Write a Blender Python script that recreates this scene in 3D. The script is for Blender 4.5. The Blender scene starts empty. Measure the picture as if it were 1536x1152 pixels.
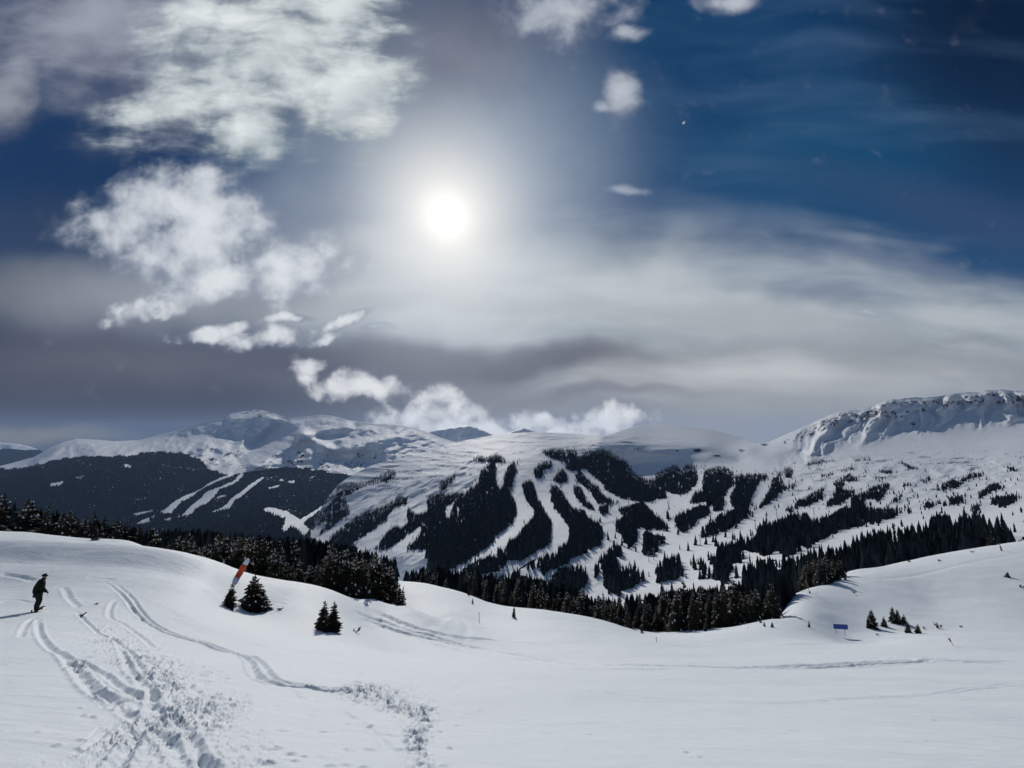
import bpy, math, random
import numpy as np
from mathutils import Vector, Matrix
random.seed(7); rng = np.random.default_rng(11)
sc = bpy.context.scene; C = sc.collection
R = math.radians
import time as _t; _t0=_t.time()
def lap(n): print('LAP', n, round(_t.time()-_t0,1))

# ------------------------------------------------------------------ camera
W, H, F, PITCH = 1536.0, 1152.0, 644.0, R(7.0)
cam_d = bpy.data.cameras.new('camera'); cam = bpy.data.objects.new('camera', cam_d); C.objects.link(cam)
cam_d.sensor_width = 36; cam_d.lens = 36*F/W; cam_d.clip_start = .1; cam_d.clip_end = 80000
cam.rotation_euler = (R(90)+PITCH, 0, 0); cam.location = (0, 0, 0); sc.camera = cam
cp, sp = math.cos(PITCH), math.sin(PITCH)

def ut(px, py):
    """direction through a picture point, as x/y and z/y slopes"""
    a = (np.asarray(px, float)-768)/F; b = (576-np.asarray(py, float))/F
    dy = cp - b*sp
    return a/dy, (sp + b*cp)/dy
def to_px(X, Y, Z):
    f = Y*cp + Z*sp; up = -Y*sp + Z*cp
    return 768 + F*X/f, 576 - F*up/f
SUN_PX = (670, 325)
su, st = ut(*SUN_PX)
sun_dir = Vector((float(su), 1, float(st))).normalized()
sun_el = math.asin(sun_dir.z); sun_az = math.atan2(sun_dir.x, sun_dir.y)

# ------------------------------------------------------------------ noise
_p = rng.permutation(512); _p = np.concatenate([_p, _p]); _g = rng.uniform(0, 2*np.pi, 512)
_gx, _gy = np.cos(_g), np.sin(_g)
def perlin(x, y, seed=0):
    x = np.asarray(x, float)+seed*17.31; y = np.asarray(y, float)+seed*9.73
    xi = np.floor(x).astype(int); yi = np.floor(y).astype(int); xf = x-xi; yf = y-yi
    u = xf*xf*xf*(xf*(xf*6-15)+10); v = yf*yf*yf*(yf*(yf*6-15)+10)
    def g(ix, iy, dx, dy):
        h = _p[(_p[ix & 511]+iy) & 511]; return _gx[h]*dx+_gy[h]*dy
    a = g(xi, yi, xf, yf); b = g(xi+1, yi, xf-1, yf); c = g(xi, yi+1, xf, yf-1); d = g(xi+1, yi+1, xf-1, yf-1)
    return (a+(b-a)*u + ((c+(d-c)*u)-(a+(b-a)*u))*v)*1.5
def fbm(x, y, o=4, seed=0, gain=.5):
    s = 0; a = 1; n = 0
    for i in range(o):
        s = s + a*perlin(x*2**i, y*2**i, seed+i*3); n += a; a *= gain
    return s/n
def ridged(x, y, o=4, seed=0):
    s = 0; a = 1; n = 0
    for i in range(o):
        s = s + a*(1-2*np.abs(perlin(x*2**i, y*2**i, seed+i*3))); n += a; a *= .5
    return s/n
def smooth(a, b, x):
    t = np.clip((x-a)/(b-a), 0, 1); return t*t*(3-2*t)

class TPS:
    def __init__(s, P, v, lam=0.0):
        P = np.asarray(P, float); v = np.asarray(v, float); n = len(P); s.P = P
        K = s.k(P[:, 0][:, None]-P[:, 0][None], P[:, 1][:, None]-P[:, 1][None]) + lam*np.eye(n)
        A = np.zeros((n+3, n+3)); A[:n, :n] = K; A[:n, n] = 1; A[:n, n+1:] = P; A[n, :n] = 1; A[n+1:, :n] = P.T
        s.w = np.linalg.solve(A, np.concatenate([v, [0, 0, 0]]))
    @staticmethod
    def k(dx, dy):
        r2 = dx*dx+dy*dy; return r2*np.log(r2+1e-12)*.5
    def __call__(s, x, y):
        x = np.asarray(x, float); y = np.asarray(y, float); o = s.w[-3]+s.w[-2]*x+s.w[-1]*y
        for (px, py), w in zip(s.P, s.w): o = o + w*s.k(x-px, y-py)
        return o

def pip(poly, x, y):
    x = np.asarray(x); y = np.asarray(y); ins = np.zeros(x.shape, bool); n = len(poly)
    for i in range(n):
        x1, y1 = poly[i]; x2, y2 = poly[(i+1) % n]
        if y1 == y2: continue
        c = ((y1 > y) != (y2 > y)) & (x < (x2-x1)*(y-y1)/(y2-y1)+x1)
        ins ^= c
    return ins
def interp(pts, x):
    a = np.array(sorted(pts), float); return np.interp(x, a[:, 0], a[:, 1])

# ------------------------------------------------------------------ object helpers
def tag(o, label=None, cat=None, group=None, kind=None):
    if label: o['label'] = label
    if cat: o['category'] = cat
    if group: o['group'] = group
    if kind: o['kind'] = kind
    return o
def empty(name, loc=(0, 0, 0), rz=0):
    o = bpy.data.objects.new(name, None); C.objects.link(o); o.location = loc; o.rotation_euler.z = rz
    o.empty_display_size = .1; return o
def mesh_np(name, V, Fc, mats, parent=None, smooth_=True, midx=None):
    """V (n,3), Fc (m,k) index array"""
    me = bpy.data.meshes.new(name); V = np.asarray(V, np.float32); Fc = np.asarray(Fc, np.int32); k = Fc.shape[1]
    me.vertices.add(len(V)); me.vertices.foreach_set('co', V.ravel())
    me.loops.add(Fc.size); me.loops.foreach_set('vertex_index', Fc.ravel())
    me.polygons.add(len(Fc)); me.polygons.foreach_set('loop_start', np.arange(0, Fc.size, k, dtype=np.int32))
    try: me.polygons.foreach_set('loop_total', np.full(len(Fc), k, np.int32))
    except Exception: pass
    me.polygons.foreach_set('use_smooth', np.full(len(Fc), smooth_))
    if midx is not None: me.polygons.foreach_set('material_index', np.asarray(midx, np.int32))
    for m in (mats if isinstance(mats, (list, tuple)) else [mats]): me.materials.append(m)
    me.update(calc_edges=True); me.validate()
    o = bpy.data.objects.new(name, me); C.objects.link(o); o.parent = parent
    return o
def attr(o, name, vals):
    a = o.data.attributes.new(name, 'FLOAT', 'POINT'); a.data.foreach_set('value', np.asarray(vals, np.float32).ravel())
def grid_faces(nr, nc):
    i = np.arange(nr-1)[:, None]*nc+np.arange(nc-1)[None]
    return np.stack([i, i+1, i+nc+1, i+nc], -1).reshape(-1, 4)
class MB:
    def __init__(s): s.v = []; s.f = []; s.m = []
    def add(s, v, f, m=0):
        n = len(s.v); s.v += [tuple(p) for p in v]; s.f += [tuple(i+n for i in q) for q in f]; s.m += [m]*len(f)
    def box(s, c, d, rot=None, m=0):
        q = [Vector((x*d[0]/2, y*d[1]/2, z*d[2]/2)) for x in (-1, 1) for y in (-1, 1) for z in (-1, 1)]
        if rot is not None: q = [rot @ p for p in q]
        q = [p+Vector(c) for p in q]
        s.add(q, [(0, 1, 3, 2), (4, 6, 7, 5), (0, 4, 5, 1), (2, 3, 7, 6), (0, 2, 6, 4), (1, 5, 7, 3)], m)
    def tube(s, pts, rad, n=8, m=0, caps=True):
        pts = [Vector(p) for p in pts]; rad = rad if isinstance(rad, (list, tuple)) else [rad]*len(pts)
        base = []; 
        for i, p in enumerate(pts):
            d = (pts[min(i+1, len(pts)-1)]-pts[max(i-1, 0)]).normalized()
            a = d.orthogonal().normalized() if abs(d.z) > .98 else Vector((0, 0, 1)).cross(d).normalized()
            b = d.cross(a)
            base += [p+(a*math.cos(2*math.pi*k/n)+b*math.sin(2*math.pi*k/n))*rad[i] for k in range(n)]
        f = [(i*n+k, i*n+(k+1) % n, (i+1)*n+(k+1) % n, (i+1)*n+k) for i in range(len(pts)-1) for k in range(n)]
        if caps: f += [tuple(range(n))[::-1], tuple((len(pts)-1)*n+k for k in range(n))]
        s.add(base, f, m)
    def build(s, name, mats, parent=None, smooth_=False):
        me = bpy.data.meshes.new(name); me.from_pydata(s.v, [], s.f)
        for mm in (mats if isinstance(mats, (list, tuple)) else [mats]): me.materials.append(mm)
        me.polygons.foreach_set('material_index', s.m); me.polygons.foreach_set('use_smooth', [smooth_]*len(s.f)); me.update()
        o = bpy.data.objects.new(name, me); C.objects.link(o); o.parent = parent
        return o

# ------------------------------------------------------------------ materials
class NT:
    def __init__(s, tree): s.t = tree; s.n = tree.nodes; s.l = tree.links
    def new(s, typ, **kw):
        n = s.n.new(typ)
        for k, v in kw.items(): setattr(n, k, v)
        return n
    def set(s, sock, v):
        if v is None: return
        if isinstance(v, bpy.types.NodeSocket): s.l.new(v, sock)
        else: sock.default_value = v
    def math(s, op, a, b=None, c=None, clamp=False):
        n = s.new('ShaderNodeMath', operation=op); n.use_clamp = clamp
        s.set(n.inputs[0], a); s.set(n.inputs[1], b); s.set(n.inputs[2], c); return n.outputs[0]
    def vmath(s, op, a, b=None, sc_=None):
        n = s.new('ShaderNodeVectorMath', operation=op); s.set(n.inputs[0], a); s.set(n.inputs[1], b)
        if sc_ is not None: s.set(n.inputs['Scale'], sc_)
        return n.outputs['Vector']
    def noise(s, vec, scale, detail=4, rough=.5, dist=0, color=False):
        n = s.new('ShaderNodeTexNoise'); s.set(n.inputs['Vector'], vec); n.inputs['Scale'].default_value = scale
        n.inputs['Detail'].default_value = detail; n.inputs['Roughness'].default_value = rough; n.inputs['Distortion'].default_value = dist
        return n.outputs['Color' if color else 'Fac']
    def rng(s, v, a, b, c=0., d=1., mode='SMOOTHSTEP'):
        n = s.new('ShaderNodeMapRange', interpolation_type=mode); s.set(n.inputs['Value'], v)
        n.inputs['From Min'].default_value = a; n.inputs['From Max'].default_value = b
        s.set(n.inputs['To Min'], c); s.set(n.inputs['To Max'], d); return n.outputs['Result']
    def mix(s, f, a, b, blend='MIX'):
        n = s.new('ShaderNodeMix', data_type='RGBA', blend_type=blend); s.set(n.inputs['Factor'], f)
        s.set(n.inputs['A'], a) if False else None
        ia = [i for i in n.inputs if i.name == 'A' and i.type == 'RGBA'][0]; ib = [i for i in n.inputs if i.name == 'B' and i.type == 'RGBA'][0]
        s.set(ia, a); s.set(ib, b)
        return [o for o in n.outputs if o.type == 'RGBA'][0]
def lin(r, g, b, k=1.0):
    f = lambda c: (c/255/12.92 if c/255 <= .04045 else ((c/255+.055)/1.055)**2.4)
    return (f(r)*k, f(g)*k, f(b)*k, 1)
def mat(name, col=None, rough=.8, spec=.3, var=0, vscale=5):
    m = bpy.data.materials.new(name); m.use_nodes = True; t = NT(m.node_tree); b = t.n['Principled BSDF']
    b.inputs['Roughness'].default_value = rough; b.inputs['Specular IOR Level'].default_value = spec
    if col:
        c = (*col, 1)
        if var:
            tc = t.new('ShaderNodeTexCoord').outputs['Object']; nz = t.noise(tc, vscale, 3)
            c2 = tuple(x*(1-var) for x in col)+(1,); c3 = tuple(min(1, x*(1+var)) for x in col)+(1,)
            t.set(b.inputs['Base Color'], t.mix(nz, c2, c3))
        else: b.inputs['Base Color'].default_value = c
    return m, t, b

SNOW = (.80, .84, .90, 1)
# near snow
m_snow, t, b = mat('snow', rough=.62, spec=.25)
tc = t.new('ShaderNodeTexCoord').outputs['Object']
n1 = t.noise(tc, .12, 4); n2 = t.noise(tc, 3.5, 5, .6)
t.set(b.inputs['Base Color'], t.mix(n1, (.76, .815, .865, 1), (.84, .88, .91, 1)))
mp = t.new('ShaderNodeMapping'); t.set(mp.inputs['Vector'], tc); mp.inputs['Scale'].default_value = (.5, 1.6, 1); mp.inputs['Rotation'].default_value = (0, 0, .3)
rip = t.noise(mp.outputs[0], 1.1, 5, .55, .4); grain = t.noise(tc, 45, 3, .7)
hgt = t.math('ADD', t.math('MULTIPLY', rip, .085), t.math('ADD', t.math('MULTIPLY', n2, .028), t.math('MULTIPLY', grain, .0035)))
bp = t.new('ShaderNodeBump'); bp.inputs['Strength'].default_value = .75; bp.inputs['Distance'].default_value = 1.0
t.set(bp.inputs['Height'], hgt); t.set(b.inputs['Normal'], bp.outputs[0])

def mountain_mat(name, forest_col, rock_col, nscale, bumpd):
    m, t, b = mat(name, rough=.7, spec=.2)
    tc = t.new('ShaderNodeTexCoord').outputs['Object']
    fo = t.new('ShaderNodeAttribute', attribute_name='forest').outputs['Fac']; ro = t.new('ShaderNodeAttribute', attribute_name='rock').outputs['Fac']
    nz = t.noise(tc, nscale, 6, .65); nb = t.noise(tc, nscale*.12, 5, .6)
    nsp = t.noise(tc, nscale*2.2, 4, .7)
    snow = t.mix(nb, (.70, .74, .80, 1), (.84, .86, .88, 1))
    rk = t.rng(t.math('ADD', ro, t.math('MULTIPLY', t.math('SUBTRACT', nz, .5), 1.5)), .45, .62)
    c = t.mix(rk, snow, t.mix(nsp, rock_col, tuple(x*1.9 for x in rock_col[:3])+(1,)))
    fk = t.rng(t.math('ADD', fo, t.math('MULTIPLY', t.math('SUBTRACT', nsp, .5), .5)), .42, .6)
    c = t.mix(fk, c, t.mix(nz, tuple(x*.6 for x in forest_col[:3])+(1,), forest_col))
    t.set(b.inputs['Base Color'], c); t.set(b.inputs['Specular IOR Level'], t.math('MULTIPLY', t.math('SUBTRACT', 1., fk), .2))
    bp = t.new('ShaderNodeBump'); bp.inputs['Strength'].default_value = .6; bp.inputs['Distance'].default_value = bumpd
    t.set(bp.inputs['Height'], t.math('ADD', nz, t.math('MULTIPLY', nb, 2.))); t.set(b.inputs['Normal'], bp.outputs[0])
    return m
m_mtn = mountain_mat('mountain_snow', (.010, .016, .024, 1), (.035, .04, .052, 1), .03, 4)
m_far = mountain_mat('far_mountain_snow', (.010, .018, .030, 1), (.06, .06, .07, 1), .010, 14)

m_needle, t, b = mat('spruce_needles', rough=.75, spec=.2)
tc = t.new('ShaderNodeTexCoord').outputs['Object']; oi = t.new('ShaderNodeObjectInfo').outputs['Random']
t.set(b.inputs['Base Color'], t.mix(oi, t.mix(t.noise(tc, 2.5, 3), (.012, .018, .012, 1), (.035, .04, .022, 1)), t.mix(t.noise(tc, 2.5, 3), (.02, .014, .010, 1), (.05, .034, .02, 1))))
m_forest, t, b = mat('forest_needles', rough=1, spec=0)
tc = t.new('ShaderNodeTexCoord').outputs['Object']; mp = t.new('ShaderNodeMapping'); t.set(mp.inputs['Vector'], tc); mp.inputs['Scale'].default_value = (1, 1, .25)
t.set(b.inputs['Base Color'], t.mix(t.rng(t.noise(mp.outputs[0], .16, 3, .7), .35, .72), (.007, .012, .018, 1), t.mix(t.noise(tc, .008, 2), (.020, .032, .044, 1), (.055, .062, .058, 1))))
m_bark, _, _ = mat('bark', (.06, .042, .032), .9, .2, .3, 8)
m_clump, _, _ = mat('snow_clump', (.78, .80, .84), .6, .3, .06, 4)
m_twig, _, _ = mat('red_brown_twigs', (.10, .035, .022), .9, .1, .4, 9)
m_blue, _, _ = mat('blue_sign_paint', (.008, .05, .26), .45, .4, .12, 3)
m_white, _, _ = mat('white_paint', (.75, .76, .78), .5, .3, .05, 6)
m_metal, _, _ = mat('galvanised_steel', (.16, .17, .18), .55, .5, .1, 2)
m_orange, _, _ = mat('orange_vinyl', (.62, .075, .02), .6, .3, .12, 5)
m_wood, _, _ = mat('weathered_wood', (.20, .14, .07), .85, .2, .3, 12)
m_red, _, _ = mat('red_cloth', (.35, .02, .025), .8, .2, .2, 10)
m_black, _, _ = mat('black_fabric', (.012, .013, .014), .85, .2, .2, 12)
m_green, _, _ = mat('dark_olive_fabric', (.006, .009, .006), .85, .2, .2, 12)
m_skin, _, _ = mat('skin', (.35, .20, .14), .6, .3, .08, 12)
m_board, _, _ = mat('board_topsheet', (.03, .03, .035), .4, .5, .2, 4)

# ------------------------------------------------------------------ foreground slope: z(X, Y) through surveyed points
A_px = [ # picture x, y, distance forward
 (55,915,23.5),(0,870,33),(160,868,33),(300,878,35),(0,846,36),(160,848,36.5),(300,862,42),(-150,860,36),(-300,850,38),
 (0,824,46),(110,829,46),(200,838,46),(0,811,58),(110,817,58),(200,824,58),(0,797,75),(110,806,75),(200,812,72),(235,832,62),(-200,790,75),
 (290,855,50),(345,861,50),(400,868,51),(450,876,52),(500,886,53),(560,898,55),(612,909,57),
 (368,915,38),(490,945,36),(250,930,26),(610,960,45),(560,925,50),(719,931,75),(660,915,78),(700,891,105),(640,880,112),(600,874,109),(565,872,110),(530,872,112),
 (963,950,95),(1262,953,95),(1080,943,92),(900,930,99),(800,915,101),(1150,930,99),(1185,897,122),(1225,882,142),(1262,863,165),
 (1330,846,180),(1400,833,188),(1470,821,195),(1536,812,200),(1700,790,215),(1850,775,225),(1536,900,112),(1400,900,118),(1320,938,101),(1700,890,110),
 (768,1000,28),(768,955,60),(1100,1000,31),(1400,1000,30),(1100,965,62),(1400,955,70),(1700,1000,32),(1400,1100,9.5),(768,1080,10.5),(1100,1090,10),
 (100,1100,5.8),(400,1040,9.5),(100,980,13),(400,980,20),(250,1000,12),(560,1040,12),(560,980,28),(-300,1000,12),(-300,900,26)]
P = []; Vv = []
for x, y, D in A_px:
    u, tt = ut(x, y); P.append((u*D, D)); Vv.append(tt*D)
for X, Y in [(-25,-20),(0,-20),(25,-20),(-8,-4),(0,-4),(8,-4),(-3,2),(0,2),(3,2),(0,0),(-4,0),(4,0),(-60,-10),(60,-10)]:
    P.append((X, Y)); Vv.append(-1.62-(.40+.004*min(max(X,-10),10))*Y-.01*X)
for x, D, z in [(0,95,-27),(120,95,-27),(220,92,-27),(-200,95,-26),(0,140,-50),(200,140,-52),(-200,140,-45),(300,62,-23.2),(345,64,-24.5),(400,65,-25),(450,66,-26),(500,67,-27.5),(560,69,-30),
                (300,90,-34),(400,90,-36),(400,140,-58),(560,140,-58),(640,140,-56),(700,130,-49),(760,125,-50),(850,120,-49.5),(950,118,-49.5),(1060,115,-49),(1150,120,-50),
                (1185,150,-56),(1240,175,-62),(1300,215,-68),(1400,225,-70),(1536,235,-68),(1700,250,-66),(800,170,-78),(1000,170,-80),(1150,190,-86),(1300,270,-96),(1500,290,-98),(1700,300,-96),
                (0,300,-150),(400,300,-160),(800,300,-150),(1100,300,-150),(1300,380,-160),(1600,400,-160),
                (-400,800,-420),(0,800,-420),(400,800,-430),(800,800,-400),(1200,800,-330),(1600,800,-320)]:
    u, _ = ut(x, 850); P.append((u*D, D)); Vv.append(z)
P = np.array(P); Vv = np.array(Vv)
# distances grow fast: compress the plane radially so near and far points weigh alike
def comp(X, Y):
    r = np.hypot(X, Y); k = np.arcsinh(r/12.)/np.maximum(r, 1e-6); return X*k, Y*k
cx_, cy_ = comp(P[:, 0], P[:, 1])
tpsA = TPS(np.stack([cx_, cy_], 1), Vv, 1e-4)
def zA0(X, Y):
    a, b_ = comp(np.asarray(X, float), np.asarray(Y, float)); return tpsA(a, b_)
# pull the two skylines of the slope onto their surveyed height
WANT = [(-60,796),(0,797),(60,800),(110,806),(200,812),(235,830),(1240,872),(1262,863),(1300,855),(1330,847),(1400,833),(1470,821),(1536,812),(1600,804)]
_cx = np.arange(-60, 1601, 20.); _dc = []; _dt = []
for x_ in _cx:
    u_, _ = ut(x_, 830); D_ = np.geomspace(40, 250, 300) if x_ < 600 else np.geomspace(120, 250, 300); t_ = zA0(u_*D_, D_)/D_; i_ = int(np.argmax(t_))
    _, tw = ut(x_, float(np.interp(x_, *np.array(WANT).T))); w_ = (1. if x_ <= 170 else max(0., (235-x_)/65)) if x_ < 600 else min(1., max(0., (x_-1230)/60))
    _dc.append(D_[i_] if w_ else (60 if x_ < 600 else 160)); _dt.append((float(tw)-t_[i_])*w_)
_k = np.array([1., 2, 3, 2, 1])/9; _dt = np.convolve(np.pad(_dt, 2, 'edge'), _k, 'valid'); _dc = np.convolve(np.pad(_dc, 2, 'edge'), _k, 'valid')
def zA(X, Y):
    X = np.asarray(X, float); Y = np.asarray(Y, float); z = zA0(X, Y); D_ = np.maximum(Y, 5.)
    px_ = 768+F*X/(D_*cp-.27*D_*sp)
    dc = np.interp(px_, _cx, _dc); dt = np.interp(px_, _cx, _dt)
    bank = 1.35*smooth(36, 41, Y+.8*fbm(X/7, Y/30, 2, 18))*(1-smooth(42, 58, Y))*(1-smooth(300, 400, px_))*smooth(-400, -300, px_)   # cut bank of the cat track
    return z+D_*dt*np.exp(-(np.log(D_/dc)/.38)**2)+bank
def place_A(px, py):
    """first point of the slope met through a picture point"""
    u, tt = ut(px, py); D = np.geomspace(2, 260, 900); u_ = np.full_like(D, u)
    z = zA(u_*D, D); s = z/D - tt
    k = np.where((s[:-1] < 0) & (s[1:] >= 0))[0]
    if len(k) == 0: k = [int(np.argmax(s))]
    k = k[0]; d = D[k] if k+1 >= len(D) else D[k]+(D[k+1]-D[k])*(-s[k])/(s[k+1]-s[k]+1e-9)
    return Vector((float(u*d), float(d), float(zA(u*d, d))))

us = np.concatenate([np.linspace(-4.5, -1.3, 40)[:-1], np.linspace(-1.3, 1.3, 1080), np.linspace(1.3, 4.5, 40)[1:]])
Ds = np.concatenate([np.geomspace(1.6, 60, 620)[:-1], np.geomspace(60, 260, 190)[:-1], np.geomspace(260, 850, 25)])
Xg = us[None]*Ds[:, None]; Yg = np.repeat(Ds[:, None], len(us), 1)
back = np.linspace(-15, 1.5, 24); Xg = np.vstack([np.repeat(us[None]*1.6, 24, 0), Xg]); Yg = np.vstack([np.repeat(back[:, None], len(us), 1), Yg])
Zg = zA(Xg, Yg)
PXg, PYg = to_px(Xg, np.maximum(Yg, .5), Zg)
fr = Yg > 1
# cat track bank edge and undulation
Zg += .20*fbm(Xg/9, Yg/7, 3, 5)*smooth(3, 14, Yg) + .03*fbm(Xg/1.5, Yg/2.2, 3, 8)*smooth(1, 4, Yg)
Zg += .35*fbm(Xg/22, Yg/16, 3, 15)*smooth(30, 60, Yg)*(1-smooth(180, 260, Yg))
def polydist(pts):
    best = np.full(Xg.shape, 1e9); side = np.zeros(Xg.shape); par = np.zeros(Xg.shape); y0 = min(q.y for q in pts)-4; y1 = max(q.y for q in pts)+4
    i0, i1 = np.searchsorted(Yg[:, 0], [y0, y1]); Xs, Ys = Xg[i0:i1], Yg[i0:i1]; bs = best[i0:i1].copy(); sd_ = side[i0:i1].copy(); ps = par[i0:i1].copy(); nseg = len(pts)-1; kk_ = 0
    for a, c in zip(pts[:-1], pts[1:]):
        ax, ay, bx, by = a.x, a.y, c.x, c.y; L = (bx-ax)**2+(by-ay)**2+1e-9
        s = np.clip(((Xs-ax)*(bx-ax)+(Ys-ay)*(by-ay))/L, 0, 1)
        dx = Xs-ax-s*(bx-ax); dy = Ys-ay-s*(by-ay); d = dx*dx+dy*dy
        sd = np.sign((bx-ax)*(Ys-ay)-(by-ay)*(Xs-ax)); m = d < bs; ps = np.where(m, (kk_+s)/nseg, ps); kk_ += 1
        bs = np.where(m, d, bs); sd_ = np.where(m, sd, sd_)
    best[i0:i1] = np.sqrt(bs); side[i0:i1] = sd_; par[i0:i1] = ps
    return best, side, par
def spline(pp, n=6):
    out = []
    q = [pp[0]]+list(pp)+[pp[-1]]
    for i in range(1, len(q)-2):
        for k in range(n):
            s = k/n
            f = lambda a: .5*((2*q[i][a])+(q[i+1][a]-q[i-1][a])*s+(2*q[i-1][a]-5*q[i][a]+4*q[i+1][a]-q[i+2][a])*s*s+(3*q[i][a]-q[i-1][a]-3*q[i+1][a]+q[i+2][a])*s**3)
            out.append((f(0), f(1)))
    return out+[pp[-1]]
WOB = 1+1.1*fbm(Xg*2.3, Yg*2.3, 4, 31)
def carve(pp, w, depth, twin=0., berm=.35, rough=.3, tend=.84):
    if w < .3: w, depth = w*.66, depth*.50
    elif w > .45: depth *= .55
    global Zg
    pts = [place_A(*p) for p in spline(pp)]
    d, s, pr = polydist(pts); sd = d*s; tap = smooth(0, .16, pr)*(1-smooth(tend, 1.001, pr))
    wob = WOB
    def groove(x): return -depth*np.exp(-(x/w)**2) + berm*depth*np.exp(-((np.abs(x)-1.9*w)/(w*.6))**2)
    g = (groove(sd-twin)+groove(sd+twin)) if twin else groove(sd)
    Zg += np.where(d < 8*w+twin*2, g*wob*tap, 0)
carve([(153,867),(173,880),(192,898),(207,918),(233,937),(267,952),(300,962),(333,973),(367,983),(383,993),(390,1010),(403,1022),(430,1030),(467,1033),(493,1038),(530,1040),(570,1045)], .13, .17, .17, tend=.97)
carve([(57,922),(58,940),(61,955),(70,970),(93,983),(112,1000),(130,1022),(150,1040),(185,1053)], .13, .15, tend=.97)
carve([(112,915),(122,925),(130,932),(147,947),(173,960),(187,987),(200,1010),(217,1027)], .11, .12, tend=.95)
carve([(40,1156),(60,1148),(93,1137),(127,1123),(150,1105),(162,1095)], .05, .05)
carve([(205,1010),(217,1030),(240,1060),(238,1100),(290,1156)], .10, .10, tend=.97); carve([(140,1030),(165,1048),(200,1075),(255,1112),(330,1156)], .10, .09, tend=.97)
carve([(93,983),(140,1000),(190,1035),(260,1075),(300,1130),(310,1156)], .09, .12, tend=.97); carve([(160,945),(200,985),(226,1030),(222,1080),(195,1120),(170,1156)], .09, .12, tend=.97)
for q in [[(700,1010),(900,1040),(1150,1052),(1400,1040),(1560,1020)],[(560,965),(700,1000),(850,1012),(1100,1024),(1300,1020)],[(1200,980),(1300,972),(1420,978),(1560,985)],[(430,900),(500,915),(560,930)],[(250,880),(330,890),(420,905),(520,930)]]:
    carve(q, .14, .045, .16 if q[0][0] > 600 else 0)
carve([(350,960),(420,975),(520,985)], .12, .06); carve([(330,905),(360,925),(420,935)], .15, .06)
carve([(190,900),(170,905),(165,925),(185,935),(215,955),(235,975)], .15, .10)
carve([(30,960),(40,935),(55,925)], .12, .08); carve([(0,905),(20,900),(50,905)], .2, .1)
carve([(95,880),(105,900),(118,912)], .2, .1); carve([(0,862),(30,866),(52,870)], .25, .18); carve([(130,866),(150,867),(175,869)], .2, .15)
carve([(530,922),(560,932),(620,950),(700,968),(790,985),(870,995),(960,1000),(1100,1002),(1250,999),(1400,991),(1470,986)], .35, .22, .55)
carve([(620,958),(700,980),(800,996),(900,1004),(1050,1008)], .3, .14)
carve([(640,945),(655,932),(680,925),(700,940),(690,965)], .5, .12)
carve([(560,915),(600,935),(660,950),(760,962),(860,968)], .4, .2)
carve([(860,935),(1000,955),(1150,968),(1300,965),(1500,975)], .6, .15)
carve([(300,905),(320,912),(345,922)], .15, .06); carve([(500,1058),(530,1075),(560,1100),(590,1130)], .1, .05)
carve([(1300,870),(1380,862),(1460,842),(1536,830)], .8, .3); carve([(1290,985),(1350,988),(1450,994),(1536,990)], .5, .25)
lap('carved')
# churned patches of broken snow
def soft_poly(poly, feather):
    m = np.zeros(Xg.shape)
    for dx, dy in [(0, 0), (1, 0), (-1, 0), (0, 1), (0, -1), (.6, .6), (-.6, .6), (.6, -.6), (-.6, -.6)]:
        m += pip(poly, PXg+dx*feather, PYg+dy*feather*.6)
    return m/9
ch = np.maximum(soft_poly([(500,1034),(560,1022),(635,1035),(650,1060),(652,1090),(640,1115),(645,1160),(600,1165),(610,1120),(600,1085),(570,1060),(520,1048)], 14),
     soft_poly([(110,945),(170,930),(215,950),(260,990),(310,1025),(370,1060),(400,1100),(440,1165),(40,1165),(130,1140),(180,1090),(215,1060),(190,1020)], 34)*.8)
ch = np.maximum(ch, soft_poly([(90,985),(130,990),(165,1040),(200,1060),(180,1070),(130,1040)], 10)*.8)
ch = ch*(.30+.70*smooth(-.15, .30, fbm(Xg*.75+Yg*.2, Yg*.4, 3, 77)))*(Yg > 2)
c1 = fbm(Xg*7.5+.6*fbm(Xg*3, Yg*3, 2, 4), Yg*6.5, 4, 41); c2 = ridged(Xg*3.6, Yg*2.6, 4, 52); c3 = fbm(Xg*16, Yg*14, 3, 58); c4 = ridged(Xg*1.7, Yg*1.1, 3, 59)
Zg += ch*(.035*smooth(.0, .6, c4)+.065*smooth(.05, .22, c1)-.070*smooth(.25, .6, c2)+.03*smooth(.05, .2, c3)-.012)
lap('churned')
# scattered clods and pock marks
for i in range(260):
    if i < 205: px, py = random.uniform(120, 700), random.uniform(975, 1150)
    else: px, py = random.uniform(0, 1536), random.uniform(960, 1150)
    q = place_A(px, py); r = random.uniform(.018, .05)*(q.y/6)**.45; a = random.uniform(-.3, 1)*r*.8
    if abs(a) < .3*r: a = .6*r
    el = random.uniform(1, 2.5); th = random.uniform(-.6, .6)
    i0, i1 = np.searchsorted(Yg[:, 0], [q.y-8*r, q.y+8*r]); s_ = (slice(max(i0, 0), i1),)
    dx = Xg[s_]-q.x; dy = Yg[s_]-q.y; x2 = (dx*math.cos(th)+dy*math.sin(th))/el; y2 = -dx*math.sin(th)+dy*math.cos(th)
    Zg[s_] += a*np.exp(-((x2*x2+y2*y2)/r**2)**1.6)
    Zg[s_] -= .3*abs(a)*np.exp(-(((x2)**2+(y2+1.8*r)**2)/(2*r)**2))
slope = mesh_np('snow_slope', np.stack([Xg, Yg, Zg], -1).reshape(-1, 3), grid_faces(*Xg.shape), m_snow)
tag(slope, kind='structure')

lap('ski mountain')
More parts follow.
